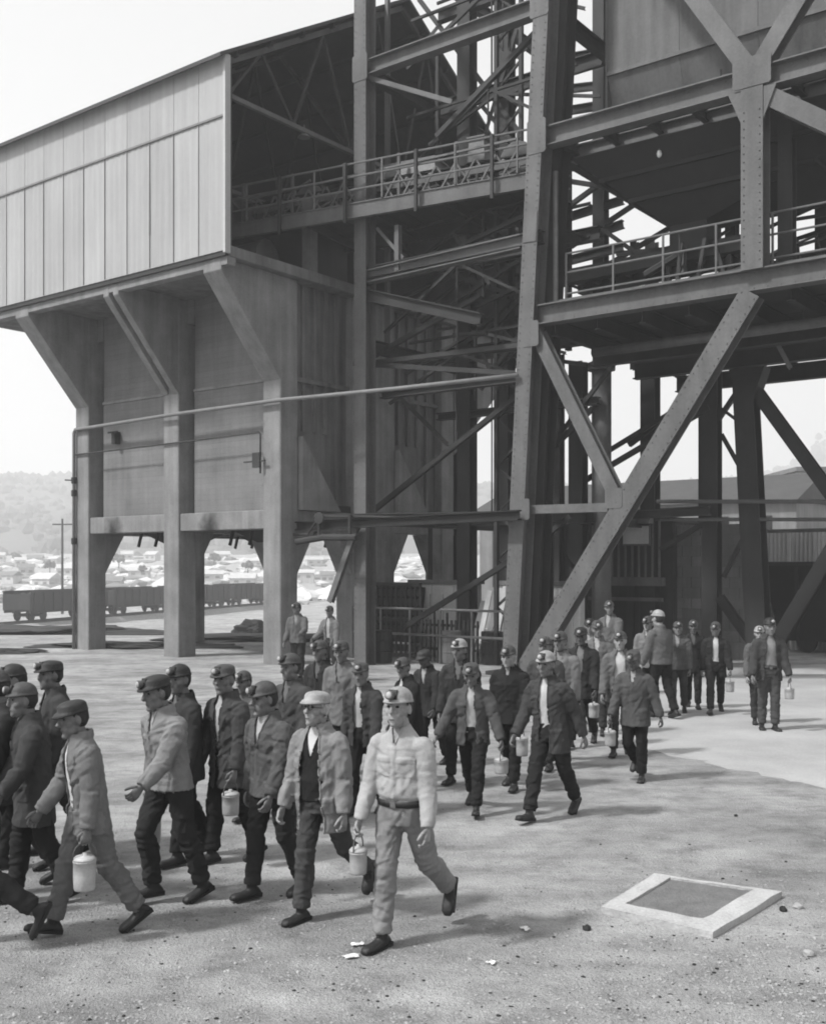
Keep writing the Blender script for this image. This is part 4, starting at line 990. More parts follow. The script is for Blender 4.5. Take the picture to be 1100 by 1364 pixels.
for i in range(14): mk('picket', bar(W(a0 + (a1 - a0)*i/13, 3.4, 0), W(a0 + (a1 - a0)*i/13, 3.4, 1.15 + .2*(i % 3 == 0)), .06, .04, U), M['steel2'], pf)
for z in (.35, 1.0): mk('rail', bar(W(a0, 3.45, z), W(a1, 3.45, z), .04, .07), M['steel2'], pf)

# dark ore tub at the right edge
tb = thing('ore_skip', 'big dark steel skip at the right edge under the tower', 'skip', on_z(1090, 876))
t0 = on_z(1038, 868); 
def TB(a, c, z): return np.array([t0[0], t0[1], 0]) + U*a + V*c + Z*z
mk('body', box8([TB(0, 0, .35), TB(4.6, 0, .35), TB(4.6, 2, .35), TB(0, 2, .35), TB(-.45, -.25, 2.65), TB(5.0, -.25, 2.65), TB(5.0, 2.2, 2.65), TB(-.45, 2.2, 2.65)]), M['black'], tb)
mk('rim', box8([TB(-.5, -.3, 2.653), TB(5.05, -.3, 2.653), TB(5.05, 2.25, 2.653), TB(-.5, 2.25, 2.653), TB(-.5, -.3, 2.75), TB(5.05, -.3, 2.75), TB(5.05, 2.25, 2.75), TB(-.5, 2.25, 2.75)]), M['steel2'], tb)
for a in (.6, 1.7, 2.8, 3.9): mk('rib', box8([TB(a - .06, -.06, .36), TB(a + .06, -.06, .36), TB(a + .06, .1, .36), TB(a - .06, .1, .36), TB(a - .06, -.32, 2.6), TB(a + .06, -.32, 2.6), TB(a + .06, -.1, 2.6), TB(a - .06, -.1, 2.6)]), M['steel2'], tb)
for a in (.8, 3.6):
    for c in (.15, 1.8): mk('wheel', lathe([(.08, -.08), (.3, -.07), (.33, -.04), (.3, .06), (.08, .08)], TB(a, c, .33), 14, V), M['steel2'], tb)
# stack of pale boxes behind the right-hand group
bs_ = thing('stacked_sacks', 'pale stack of bags behind the group at the far right', 'stack', on_z(925, 868))
p = on_z(925, 868)
for i in range(5):
    o = mk('bag', wbox(p[0] - .55 + .05*(i % 2), p[0] + .5 + .04*(i % 2), p[1] - .3, p[1] + .3, .75 + .24*i, .75 + .24*i + .22), M['greyclad'] if i % 2 else M['stone'], bs_); bevel(o, .07, 2)
for xx in (-.5, .45): mk('leg', wbox(p[0] + xx - .04, p[0] + xx + .04, p[1] - .25, p[1] + .25, 0, .74), M['steel2'], bs_)

# ------------------------------------------------------------------ yard: slab, stones, paper
sl = thing('hatch_slab', 'raised concrete frame round a darker square hatch in the dirt at lower right', 'hatch', on_z(920, 1210))
o4 = [on_z(800, 1217), on_z(950, 1251), on_z(1042, 1196), on_z(872, 1172)]
i4 = [on_z(833, 1213), on_z(936, 1234), on_z(1003, 1193), on_z(893, 1177)]
hz = .05
def up(p, z): q = p.copy(); q[2] = z; return q
for k in range(4):
    j = (k + 1) % 4
    o = mk('frame_side', box8([up(o4[k], -.1), up(o4[j], -.1), up(i4[j], -.1), up(i4[k], -.1), up(o4[k], hz), up(o4[j], hz), up(i4[j], hz), up(i4[k], hz)]), M['slab'], sl)
    bm = bmesh.new(); bm.from_mesh(o.data); bmesh.ops.subdivide_edges(bm, edges=list(bm.edges), cuts=5, use_grid_fill=True)
    for v_ in bm.verts: v_.co += Vector(tuple(((vnoise(np.array([list(v_.co)])*9 + q_)[0] - .5)*.016) for q_ in (3, 11, 19)))
    bm.to_mesh(o.data); bm.free()
ic = sum(i4)/4
mk('hatch_lid', box8([up(ic + (p - ic)*.99, -.1) for p in i4] + [up(ic + (p - ic)*.985, hz - .018) for p in i4]), M['slab_in'], sl)
# loose stones and grit
def rock(r, rs): return IV * np.array([r, r*rs.uniform(.7, 1.2), r*rs.uniform(.35, .7)]) * (1 + .5*(rs.rand(len(IV), 1) - .5))
rs = np.random.RandomState(12); g = []; g2 = []; g3 = []
for k in range(11000):
    px, py = rs.uniform(-60, 1160), 930 + 450*rs.beta(3.2, .9)
    if k % 6 == 0: px, py = rs.normal(960, 120), rs.normal(1270, 55)
    if py < 925 or py > 1420: continue
    p = on_z(px, py, .0)
    a, b, c2, d = [q[:2] for q in o4]
    inside = all(((o4[(i+1) % 4] - o4[i])[0]*(p - o4[i])[1] - (o4[(i+1) % 4] - o4[i])[1]*(p - o4[i])[0]) > -.02 for i in range(4))
    if inside: continue
    r = min(.003 + .0034*rs.exponential(), .016); p[2] = r*.1
    (g if rs.rand() < .78 else g2 if rs.rand() < .4 else g3).append((rock(r, rs) + p, IF))
for gg, m, lb in ((g, 'stone', 'grey grit and pebbles scattered over the yard'), (g2, 'black', 'dark coal crumbs scattered over the yard'), (g3, 'apron', 'pale pebbles scattered over the yard')):
    tag(mk('gravel', join(*gg), M[m]), lb, 'gravel', kind='stuff')
for px, py, r, lb in ((781, 1237, .03, 'dark lump of coal on the dirt left of the concrete hatch'), (1077, 1271, .035, 'dark lump of coal on the dirt at the right edge'), (1043, 1212, .03, 'dark rock by the right corner of the concrete hatch'), (1063, 1208, .035, 'small rock right of the concrete hatch corner'), (980, 1087, .02, 'dark pebble on the dirt behind the hatch')):
    p = on_z(px, py, r*.3); tag(mk('rock', (IV2 * np.array([r, r*1.2, r*.8]) * (1 + .4*(rs.rand(len(IV2), 1) - .5)) + p, IF2), M['stone'] if r == .035 else M['black']), lb, 'rock')
def paper(px, py, w, d, rz, lb):
    p = on_z(px, py, .01); n = 4; v = []; c_, s_ = math.cos(rz), math.sin(rz)
    for i in range(n + 1):
        for j in range(n + 1):
            x, y = (i/n - .5)*w*(1 + .25*math.sin(j*1.3 + px)), (j/n - .5)*d*(1 + .3*math.sin(i*1.1 + py))
            v.append(p + np.array([c_*x - s_*y, s_*x + c_*y, .010*math.sin(i*.9 + j*1.4 + px)**2 + .003]))
    f = [(i*(n+1) + j, (i+1)*(n+1) + j, (i+1)*(n+1) + j + 1, i*(n+1) + j + 1) for i in range(n) for j in range(n)]
    o = mk('paper_scrap', (np.array(v), f), M['paper']); sm = o.modifiers.new('thick', 'SOLIDIFY'); sm.thickness = .003; tag(o, lb, 'paper scrap')
paper(700, 1238, .05, .07, .4, 'white paper scrap on the dirt between the front man and the hatch'); paper(476, 1259, .08, .05, .2, 'white paper scrap by the leading boot of the man in pale work clothes')
paper(468, 1275, .10, .05, .3, 'torn white paper flat on the dirt just below the front man\'s boot'); paper(655, 1283, .06, .05, 1, 'tiny pale paper scrap on the dirt at the bottom centre')
IV4, IF4 = ico(4)
# scrap heaps on the far ground left
for k, (px, py, r, h, lb) in enumerate(((190, 862, 1.3, .18, 'low dark spill of coal beside the middle bin column'), (400-60, 852, 1.6, .2, 'low dark spill of coal behind the bin opening'), (60, 832, 2.2, .3, 'low dark coal ridge on the far yard at left'), (10, 870, .5, .12, 'small dark heap at the left edge of the yard'), (345, 825, .5, .5, 'dark box-like lump beyond the right bin opening'))):
    p = on_z(px, py, 0); p[2] = float(gz(p[0], p[1]))
    bv = IV4 * np.array([r*2.2, r, h]) * (1 + .9*(vnoise(IV4*2.2 + k*7)[:, None] - .5) + .35*(vnoise(IV4*7 + k)[:, None] - .5)); tag(mk('coal_heap', (bv + p, IF4), M['wagon'], smooth=False), lb, 'coal heap')
# haze over the whole place
hm = bpy.data.materials.new('haze'); hm.use_nodes = True; tn_ = hm.node_tree; tn_.nodes.clear()
pv = tn_.nodes.new('ShaderNodeVolumePrincipled'); pv.inputs['Color'].default_value = (.95, .95, .95, 1); pv.inputs['Density'].default_value = .0013; pv.inputs['Anisotropy'].default_value = .2
on_ = tn_.nodes.new('ShaderNodeOutputMaterial'); tn_.links.new(pv.outputs[0], on_.inputs['Volume'])
hb = mk('haze', wbox(-2600, 2600, -80, 3600, -6.5, 215), hm); hb['kind'] = 'stuff'

# ------------------------------------------------------------------ people
def cloth(v): return mat('cloth_%03d' % int(v*1000), v, .95, .22, 7, .5, 160, fine=.16, spec=.1)
SKIN = [mat('sooty_skin_%s' % n, b, .6, .34, 16, .25, 70, fine=.16) for n, b in (('fair', .22), ('grimy', .13), ('dark', .08))]
HAIR = mat('hair', .02, .7, .2, 30, .3, 120); HAIRG = mat('grey_hair', .35, .7, .2, 30, .3, 120)
LEATHER = mat('boot_leather', .018, .5, .3, 12, .2, 80); ALU = mat('aluminium', .27, .5, .4, 9, .1, 60, spec=.5); ALUW = mat('bright_tin', .34, .5, .3, 9, .15, 60, spec=.5); ALUD = mat('dull_tin', .25, .5, .2, 10, .1, 60, spec=.5)
HELM = {k: mat('helmet_%s' % k, v, .6, .4, 14, .2, 60, spec=.3) for k, v in (('black', .02), ('grey', .05), ('pale', .24))}
EYE = mat('eye_dark', .012, .4, .1, 20, 0, 20)
X3 = np.array([1., 0, 0]); Y3 = np.array([0, 1., 0])
def rotx(a):
    c, s = math.cos(a), math.sin(a); return np.array([[1, 0, 0], [0, c, -s], [0, s, c]])
def rotz(a):
    c, s = math.cos(a), math.sin(a); return np.array([[c, -s, 0], [s, c, 0], [0, 0, 1]])
def roty(a):
    c, s = math.cos(a), math.sin(a); return np.array([[c, 0, s], [0, 1, 0], [-s, 0, c]])
def etube(pts, rad, ref=X3, n=14):
    pts = [np.asarray(p, float) for p in pts]; k = len(pts); v = []
    for i in range(k):
        d = pts[min(i+1, k-1)] - pts[max(i-1, 0)]; d /= np.linalg.norm(d)
        a = ref - d*(ref @ d); a /= np.linalg.norm(a); b = np.cross(d, a)
        ra, rb = rad[i] if hasattr(rad[i], '__len__') else (rad[i], rad[i])
        for j in range(n):
            th = 2*math.pi*j/n; v.append(pts[i] + a*ra*math.cos(th) + b*rb*math.sin(th))
    f = [(i*n + j, i*n + (j+1) % n, (i+1)*n + (j+1) % n, (i+1)*n + j) for i in range(k-1) for j in range(n)]
    f += [tuple(range(n-1, -1, -1)), tuple(range((k-1)*n, k*n))]
    return np.array(v), f
def ell(c, r): return IV3 * np.array(r) + np.array(c), IF3
IV3, IF3 = ico(3)
def xf(g, Rm, t): return np.asarray(g[0]) @ Rm.T + t, g[1]
def headgeo(r): return join(ell((0, -.008, .02), (.074 + .004*r[0], .094, .104)), ell((0, .024, -.058), (.056 + .007*r[1], .066, .072 + .005*r[2])), ell((0, .074, -.104 - .006*r[2]), (.024 + .005*r[1], .022 + .004*r[3], .02)),
            etube([(0, .082, .028), (0, .100, .0), (0, .112 + .006*r[3], -.026 - .004*r[0]), (0, .098, -.036)], [.009, .012, .017 + .003*r[2], .012], n=10), ell((0, .072, .036), (.056, .022, .014)),
            ell((.042, .052, -.024), (.026 + .005*r[0], .026, .028)), ell((-.042, .052, -.024), (.026 + .005*r[0], .026, .028)), ell((0, .082, -.062), (.024, .013, .008)), ell((0, .081, -.076), (.021, .013, .008)),
            ell((.077, -.006, -.008), (.011, .021, .034)), ell((-.077, -.006, -.008), (.011, .021, .034)))
def dome(rx, ry, rz, bx, bf, bb, zc=.045, n=28, drop=.012, flat=1.0):
    v = []; rings = 7
    for i in range(rings):
        t = (i + .35)/(rings - .65)*math.pi/2
        for j in range(n):
            a = 2*math.pi*j/n; ridge = 1 + .03*max(0, math.cos(a - math.pi/2))**6
            v.append((rx*math.sin(t)*math.cos(a), ry*math.sin(t)*math.sin(a), zc + rz*math.cos(t)**flat*ridge))
    for ex, dz in ((1.0, -drop), (.98, -drop - .006), (.55, -drop*.3), (.1, .004)):
        for j in range(n):
            a = 2*math.pi*j/n; fr = max(0, math.sin(a))**2; bk = max(0, -math.sin(a))**2
            e = (bx + (bf - bx)*fr + (bb - bx)*bk) * (ex if ex > .5 else ex - .5)
            v.append(((rx + e)*math.cos(a), (ry + e)*math.sin(a), zc + dz*(1 + .5*fr)))
    k = rings + 4
    f = [(i*n + j, i*n + (j+1) % n, (i+1)*n + (j+1) % n, (i+1)*n + j) for i in range(k-1) for j in range(n)]
    f = [q[::-1] for q in f] + [tuple(range(n)), tuple(range((k-1)*n + n - 1, (k-1)*n - 1, -1))]
    return np.array(v), f
def proto(name, geo, m, smooth=True):
    me = bpy.data.meshes.new(name); me.from_pydata([tuple(map(float, p)) for p in geo[0]], [], geo[1]); me.materials.append(m)
    me.polygons.foreach_set('use_smooth', [smooth]*len(me.polygons)); me.update(); return me
HM = {k: proto('helmet', dome(.084, .102, .080, .005, .028, .006), HELM[k]) for k in HELM}
CM = {k: proto('cap', dome(.087, .105, .064, .002, .040, .002, zc=.05, drop=.016, flat=.55), HELM[k]) for k in HELM}
LAMPM = proto('lamp', join(lathe([(.012, -.022), (.026, -.018), (.029, 0), (.029, .014), (.025, .016)], (0, .124, .072), 14, (0, 1, .1)), lathe([(.007, 0), (.007, .04)], (0, .110, .042), 8)), M['steel'], False)
LENSM = proto('lamp_lens', lathe([(.023, 0), (.017, .005), (.004, .007)], (0, .141, .0738), 14, (0, 1, .1)), ALU)
BRKM = proto('lamp_bracket', box8([(-.034, .090, .044), (.034, .090, .044), (.034, .104, .046), (-.034, .104, .046), (-.028, .072, .104), (.028, .072, .104), (.028, .088, .106), (-.028, .088, .106)]), LEATHER, False)
def hairgeo():
    v, f = ell((0, -.014, .012), (.080, .099, .106)); keep = []
    for q in f:
        c = v[list(q)].mean(0)
        if c[2] > -.06 and not (c[1] > -.022 and c[2] < .03) and not (c[1] > .03 and c[2] < .06): keep.append(q)
    return v + .006*(vnoise(v*60)[:, None] - .5), keep
HAIRM = {0: proto('hair', hairgeo(), HAIR), 1: proto('hair', hairgeo(), HAIRG)}
EYEM = proto('eye', ell((0, 0, 0), (.0135, .006, .0075)), EYE); MOUTHM = proto('mouth', ell((0, 0, 0), (.019, .005, .0028)), EYE); BROWM = proto('eyebrow', ell((0, 0, 0), (.021, .007, .005)), HAIR)
GLASM = proto('spectacles', join(*[lathe([(.019, -.002), (.022, -.002), (.022, .002), (.019, .002), (.019, -.002)], (sx*.031, .102, .012), 16, (0, 1, 0), False) for sx in (-1, 1)], bar((-.011, .104, .014), (.011, .104, .014), .004, .004), bar((.052, .1, .014), (.076, .0, .008), .004, .004), bar((-.052, .1, .014), (-.076, .0, .008), .004, .004)), M['black'], False)

def hand(w, d, n, t, curl):
    g = [etube([w - d*.035, w, w + d*.03, w + d*.062, w + d*.094], [(.027, .021), (.026, .019), (.036, .018), (.042, .016), (.038, .011)], t, 10)]
    for o, L in ((.031, .066), (.0105, .075), (-.0105, .070), (-.031, .054)):
        p = w + d*(.088 - abs(o)*.15) + t*o; a = 0; pts = [p]
        for k, fr in enumerate((.45, .32, .23)):
            a += curl*(.75, 1.1, .9)[k]; dd = d*math.cos(a) + n*math.sin(a); p = p + dd*L*fr; pts.append(p)
        g.append(etube(pts, [.0095, .0092, .0085, .0065], t, 8))
    p0 = w + d*.022 + t*.026; d1 = d*.62 + t*.62 + n*.35; d1 /= np.linalg.norm(d1); d2 = d*(.8) + t*(.25 if curl < .8 else -.25) + n*(.45 if curl < .8 else .7); d2 /= np.linalg.norm(d2)
    g.append(etube([p0, p0 + d1*.040, p0 + d1*.040 + d2*.030, p0 + d1*.040 + d2*.052], [.014, .012, .0105, .0075], n, 8))
    return join(*g)

PAIL = {}
def pail(loc, rz, label, r=.085, h=.21, m=None, lean=0.0):
    r, h = r*.86, h*.88
    m = m or ALU
    t = thing('lunch_pail', label, 'lunch pail', loc, rz, 'lunch pails carried by the men')
    t.rotation_euler = (lean, 0, rz)
    key = (round(r, 3), round(h, 3), m.name)
    if key not in PAIL:
        top = -.115
        PAIL[key] = (proto('pail_body', lathe([(r*.9, top - h), (r*.96, top - h + .012), (r, top - h*.5), (r, top - .012), (r*1.04, top - .01), (r*1.04, top)], (0, 0, 0), 20), m),
                     proto('lid', lathe([(r*1.05, top + .001), (r*1.05, top + .012), (r*.8, top + .028), (r*.25, top + .034), (r*.2, top + .05), (.004, top + .052)], (0, 0, 0), 20), m),
                     proto('handle', tube([(0, r*1.06*math.cos(a), top + (-top + .005)*math.sin(a)**.7) for a in np.linspace(.02, math.pi - .02, 13)], .005, 6), M['steel']))
    for me in PAIL[key]:
        o = bpy.data.objects.new(me.name.split('.')[0], me); COL.objects.link(o); o.parent = t
    return t

QUEUE = []
def qobj(name, geo, m, parent, voxel, smooth_it=3, post=None):
    o = mk(name, geo, m, parent, True, local=True)
    r_ = o.modifiers.new('r', 'REMESH'); r_.mode = 'VOXEL'; r_.voxel_size = voxel; r_.use_smooth_shade = True
    s_ = o.modifiers.new('s', 'SMOOTH'); s_.factor = .5; s_.iterations = smooth_it
    QUEUE.append((o, post or {})); return o

POSES = {   # front leg thigh, knee, foot pitch; rear leg thigh, knee, foot pitch
    'stride': (22, 4, 10, -20, 16, -28), 'toeoff': (11, 4, 0, -25, 27, -64), 'short': (12, 6, 0, -10, 14, -16),
    'swing': (3, 3, 0, 4, 58, -48), 'stand': (3, 3, 0, -3, 4, 0), 'long': (27, 5, 14, -24, 14, -34), 'bentfront': (30, 34, 0, -14, 8, -14)}
NP = [0]
def person(px, py, top, th, label, pose='stride', fwd='L', la=(10, 6, 12), ra=(10, 6, 12), lean=4, yaw=0, pitch=0, jacket=.05, hem=-.17, open_=None, shirt=.35, trousers=.03, vest=None,
           hat='helmet', hatc='black', q=0, skin=0, hair=0, belt=False, lamp=True, pails=(), boots=None, legs_k=1.0, glasses=False, bulk=1.0, collar=True, tuck=False, group=None, pocket=False, hk=None):
    NP[0] += 1; seed = NP[0]*7.31
    rng = np.random.RandomState(NP[0])
    vb, vc = ((.0085, .0088), (.013, .016), (.019, .021))[q]
    Rl = rotx(-R(lean)); yaw += rng.uniform(-15, 15)*(q > 0) ; pitch += rng.uniform(-2, 7)*(q > 0)
    HIPZ = .93
    # legs first, so that the lowest sole meets the ground
    a = POSES[pose]; legs = {}
    for side in 'LR':
        T_, K_, Ft = a[:3] if side == fwd else a[3:]
        T_, K_, Ft = R(T_*legs_k), R(K_), R(Ft)
        sx = -1 if side == 'L' else 1
        h0 = np.array([sx*.088, 0, 0]); kn = h0 + np.array([sx*.008, math.sin(T_), -math.cos(T_)])*.43
        sh = T_ - K_; an = kn + np.array([0, math.sin(sh), -math.cos(sh)])*.42
        Rf = rotz(-sx*R(8)) @ rotx(Ft)
        heel, toe = an + Rf @ np.array([0, -.07, -.085]), an + Rf @ np.array([0, .19, -.085])
        legs[side] = (h0, kn, an, Rf, min(heel[2], toe[2]), sh)
    dz = -min(l[4] for l in legs.values())
    P = np.array([0, 0, dz])
    # root placement from the front foot on the ground
    dirv = np.array([-math.sin(R(th)), -math.cos(R(th)), 0]); rz = math.atan2(-dirv[0], dirv[1])
    Rz = rotz(rz)
    low = min(legs, key=lambda s: legs[s][4]); lf = Rz @ (legs[low][2] + np.array([0, .05, 0]))
    Yf = CAMH*F/(py - HY)
    hgt = dz + .70*math.cos(R(lean)) + .15
    # wanted height in metres at the body's depth
    sc = np.clip((py - top)/F*Yf/hgt, .86, 1.1)
    Yc = Yf - lf[1]*sc
    root = thing('person', label, 'person', ((px - CX)/F*Yc, Yc, 0), rz, group or 'miners walking out of the mine')
    root.scale = (sc, sc, sc)
    sp = lambda x, y, z: P + Rl @ np.array([x, y, z])
    swing = R((ra[0] - la[0])*.12)
    shl = {'L': sp(-.176, math.sin(swing)*.18, .450), 'R': sp(.176, -math.sin(swing)*.18, .450)}
    arms = {}
    for side, (sw, ab, el) in (('L', la), ('R', ra)):
        sx = -1 if side == 'L' else 1
        def dirn(s_): return np.array([sx*math.sin(R(ab))*math.cos(R(s_)), math.sin(R(s_)), -math.cos(R(s_))*math.cos(R(ab))])
        e = shl[side] + dirn(sw)*.29; fd = dirn(sw + el); w = e + fd*.255
        n = np.array([-sx, 0, 0.]); n = n - fd*(n @ fd); n /= np.linalg.norm(n)
        t = np.cross(n, fd) * (1 if side == 'R' else -1)
        if t[1] < 0 and abs(fd[1]) < .9: t = -t
        arms[side] = (shl[side], e, w, fd, n, t)
    # head frame
    Hc = sp(0, .03, .697); Rh = 1.07 * (Rl @ rotz(R(yaw)) @ rotx(-R(pitch) + R(lean)*.7))
    # ---- body: one continuous skin
    hd = headgeo(rng.uniform(-1.2, 1.2, 4))
    g = [xf(hd, Rh, Hc), etube([sp(0, -.01, .50), sp(0, .0, .58), Hc + Rh @ np.array([0, -.015, -.06])], [(.066, .064), (.058, .058), (.056, .056)], n=14)]
    tor = [(-.06, .145, .10), (.0, .155, .108), (.12, .14, .10), (.25, .155, .108), (.36, .172, .112), (.43, .172, .10), (.50, .125, .08), (.555, .07, .065)]
    g.append(etube([sp(0, 0, z) for z, _, _ in tor], [(x_, y_) for _, x_, y_ in tor], n=18))
    for side in 'LR':
        s_, e, w, fd, n, t = arms[side]
        g.append(etube([s_ + (np.array([0, 0, .0])), s_*.6 + e*.4, e, e*.6 + w*.4, w], [.056, .048, .039, .037, .026], n=12))
        h0, kn, an, Rf, _, sh = legs[side]
        h0, kn, an = h0 + P, kn + P, an + P
        g.append(etube([h0 + Z*.04, h0*.6 + kn*.4, kn, kn*.6 + an*.4, an - Z*.02], [.082, .072, .054, .052, .038], n=12))
    hands = []
    for side in 'LR':
        s_, e, w, fd, n, t = arms[side]
        grip = side in [p_[0] for p_ in pails]
        hands.append(hand(w, fd, n, t, R(62) if grip else R(34 + 10*rng.rand())))
    body = qobj('body', join(*g), SKIN[skin], root, vb, 2, dict(extra=hands if q < 2 else [(x_[0], x_[1]) for x_ in hands]))
    def att(name, me, par, Mx=None, loc=None):
        o = bpy.data.objects.new(name, me); COL.objects.link(o); o.parent = par
        Rr, tt = Mx if Mx else (Rh, Hc)
        if loc is not None: tt = Hc + Rh @ np.array(loc)
        m4 = Matrix.Identity(4)
        for i in range(3):
            for j in range(3): m4[i][j] = float(Rr[i, j])
            m4[i][3] = float(tt[i])
        o.matrix_local = m4
        return o
    for sx in (-1, 1):
        att('eye', EYEM, body, loc=(sx*.031, .0785, .012))  # near-black eyes also paint in the shaded sockets
        if q == 0 and sx > 0: att('mouth', MOUTHM, body, loc=(0, .0915, -.069))
        if q == 0: att('eyebrow', BROWM, body, loc=(sx*.031, .089, .035))
    att('hair', HAIRM[hair], root)
    if glasses: att('spectacles', GLASM, root)
    if hat:
        tilt = Rh @ rotx(R(rng.uniform(-3, 7))) @ rotz(R(rng.uniform(-6, 6)))
        hb_ = att('helmet' if hat == 'helmet' else 'cap', (HM if hat == 'helmet' else CM)[hatc], root, (tilt, Hc + Rh @ np.array([0, -.006, .012])))
        if lamp:
            for nm, me in (('lamp_bracket', BRKM), ('lamp', LAMPM), ('lamp_lens', LENSM)):
                o = bpy.data.objects.new(nm, me); COL.objects.link(o); o.parent = hb_
    # ---- trousers
    g = [etube([P + Z*z for z in (-.10, -.04, .03)] + [sp(0, 0, .11)], [(.150, .115), (.172, .128), (.170*bulk, .128*bulk), (.158*bulk, .122*bulk)], n=18)]
    for side in 'LR':
        h0, kn, an, Rf, _, sh = legs[side]; h0, kn, an = h0 + P, kn + P, an + P
        dk = an - kn; dk /= np.linalg.norm(dk); fr = np.array([0, math.cos(sh), math.sin(sh)])
        g.append(etube([h0 + Z*.05, h0*.75 + kn*.25, h0*.45 + kn*.55, kn + fr*.008, kn*.65 + an*.35 - fr*.012, kn*.3 + an*.7, kn*.12 + an*.88, an - dk*.018],
                       [(.090, .105), (.096, .108), (.086, .092), (.074, .078), (.072, .078), (.066, .070), (.068, .074), (.064, .072)], n=16))
    hz_ = {s: legs[s][2][2] + dz for s in legs}
    qobj('trousers', join(*g), cloth(trousers), root, vc, 3, dict(amp=.012, seed=seed, famp=.0078, folds=[(P + Z*-.03 + Y3*.05, .13, 9, (.3, 0, 1))] + [x_ for s in 'LR' for x_ in (
        (legs[s][1] + P, .10, 9, legs[s][2] - legs[s][0]), (legs[s][0]*.5 + legs[s][1]*.5 + P, .14, 6, (.5, .2, 1)), (legs[s][2] + P + (legs[s][1] - legs[s][2])*.2, .09, 9, legs[s][1] - legs[s][2]), (legs[s][1]*.6 + legs[s][2]*.4 + P, .10, 6, legs[s][1] - legs[s][2]))]))
    # ---- boots
    for side in 'LR':
        h0, kn, an, Rf, _, sh = legs[side]; an = an + P; kn = kn + P
        prof = [(-.075, .030, .045), (-.055, .036, .075), (-.01, .038, .085), (.04, .040, .070), (.09, .045, .055), (.14, .047, .056), (.175, .041, .052), (.20, .024, .034)]
        v, n = [], 12
        for y_, wx, hh in prof:
            for j in range(n):
                t_ = 2*math.pi*j/n; cx, cz = math.cos(t_), math.sin(t_)
                x_ = wx*math.copysign(abs(cx)**.7, cx); z_ = -.085 + hh*(.5 + .5*math.copysign(abs(cz)**.7, cz))
                v.append(an + Rf @ np.array([x_, y_, z_]))
        k_ = len(prof); f = [(i*n + (j+1) % n, i*n + j, (i+1)*n + j, (i+1)*n + (j+1) % n) for i in range(k_-1) for j in range(n)] + [tuple(range(n)), tuple(range(k_*n - 1, (k_-1)*n - 1, -1))]
        sole = xf(box8([(-.04, -.078, -.088), (.04, -.078, -.088), (.047, .17, -.088), (-.047, .17, -.088), (-.04, -.078, -.068), (.04, -.078, -.068), (.047, .17, -.068), (-.047, .17, -.068)]), Rf, an)
        dk = an - kn; dk /= np.linalg.norm(dk)
        bo = qobj('boot', join((np.array(v), f), etube([an + Rf @ np.array([0, -.012, -.05]), an, an - dk*.12], [(.036, .045), (.041, .048), (.045, .052)], n=12)), boots or LEATHER, root, max(vb, .009), 2)
        mk('sole', sole, M['black'], bo, local=True); mk('heel', xf(box8([(-.037, -.08, -.087), (.037, -.08, -.087), (.039, -.01, -.087), (-.039, -.01, -.087), (-.038, -.08, -.055), (.038, -.08, -.055), (.04, -.01, -.055), (-.04, -.01, -.055)]), Rf, an), M['black'], bo, local=True)
    # ---- shirt
    sleeve_only = jacket is None
    tor = [(-.05, .165, .122), (.02, .166, .124), (.075, .166, .126), (.11, .176*bulk, .138*bulk), (.17, .176*bulk, .138*bulk), (.26, .175*bulk, .130), (.36, .184, .128), (.43, .180, .118), (.485, .145, .098), (.53, .095, .078), (.56, .068, .067)]
    if not sleeve_only: tor = [(z, x_*.95 - (.012 if .09 < z < .2 else 0), y_*.95 - (.014 if .09 < z < .2 else 0)) if z < .5 else (z, x_, y_) for z, x_, y_ in tor]
    g = [etube([sp(0, 0, z) for z, _, _ in tor], [(x_, y_) for _, x_, y_ in tor], n=20)]
    def sleeves(k, cuff):
        out = []
        for side in 'LR':
            s_, e, w, fd, n, t = arms[side]
            out.append(ell(s_ + Rl @ np.array([.012 if side == 'L' else -.012, 0, -.008]), (.070*k, .078*k, .066*k)))
            out.append(etube([s_ - (e - s_)*.02, s_*.82 + e*.18, s_*.6 + e*.4, s_*.25 + e*.75, e, e*.7 + w*.3, e*.3 + w*.7, w - fd*cuff], [.060*k, .074*k, .070*k, .063*k, .060*k, .060*k, .055*k, .047*k], n=14))
        return out
    if sleeve_only: g += sleeves(1.0, .0)
    if collar: g.append(etube([sp(.0, .004, .528), sp(.0, .012, .575)], [(.082, .08), (.069, .07)], n=16))
    so = qobj('shirt', join(*g), cloth(shirt), root, vc if sleeve_only else max(vc, .014), 3, dict(amp=.007 if sleeve_only else .005, famp=.0038, seed=seed + 3, folds=([x_ for s in 'LR' for x_ in ((arms[s][1], .085, 5, arms[s][2] - arms[s][0]), (arms[s][0]*.8 + sp(0, 0, .36)*.2, .11, 7, (.6 if s == 'L' else -.6, 0, 1)), (arms[s][2]*.8 + arms[s][1]*.2, .07, 3, arms[s][3]), (arms[s][0]*.55 + arms[s][1]*.45, .09, 2, arms[s][1] - arms[s][0]))] + [(sp(0, .1, .10), .12, 6, (1, 0, .5)), (sp(.09, .1, .22), .12, 5, (1, 0, .4)), (sp(-.09, .1, .22), .12, 5, (1, 0, .4)), (sp(0, -.1, .2), .16, 8, (.4, 0, 1))]) if sleeve_only else (), **(dict(front=('v', .42, .60, .052), shell=.008) if sleeve_only and q == 0 else {}), pockets=((-.085, .31), (.085, .31)) if sleeve_only else (), inv=(P, Rl)))
    if belt:
        mk('belt', etube([sp(0, 0, .04), sp(0, 0, .082)], [(.176*bulk, .136*bulk), (.175*bulk, .136*bulk)], n=24), LEATHER, root, True, local=True)
        mk('buckle', xf(wbox(-.02, .02, .128*bulk, .139*bulk, .042, .08), Rl, P), M['rail'], root, local=True)
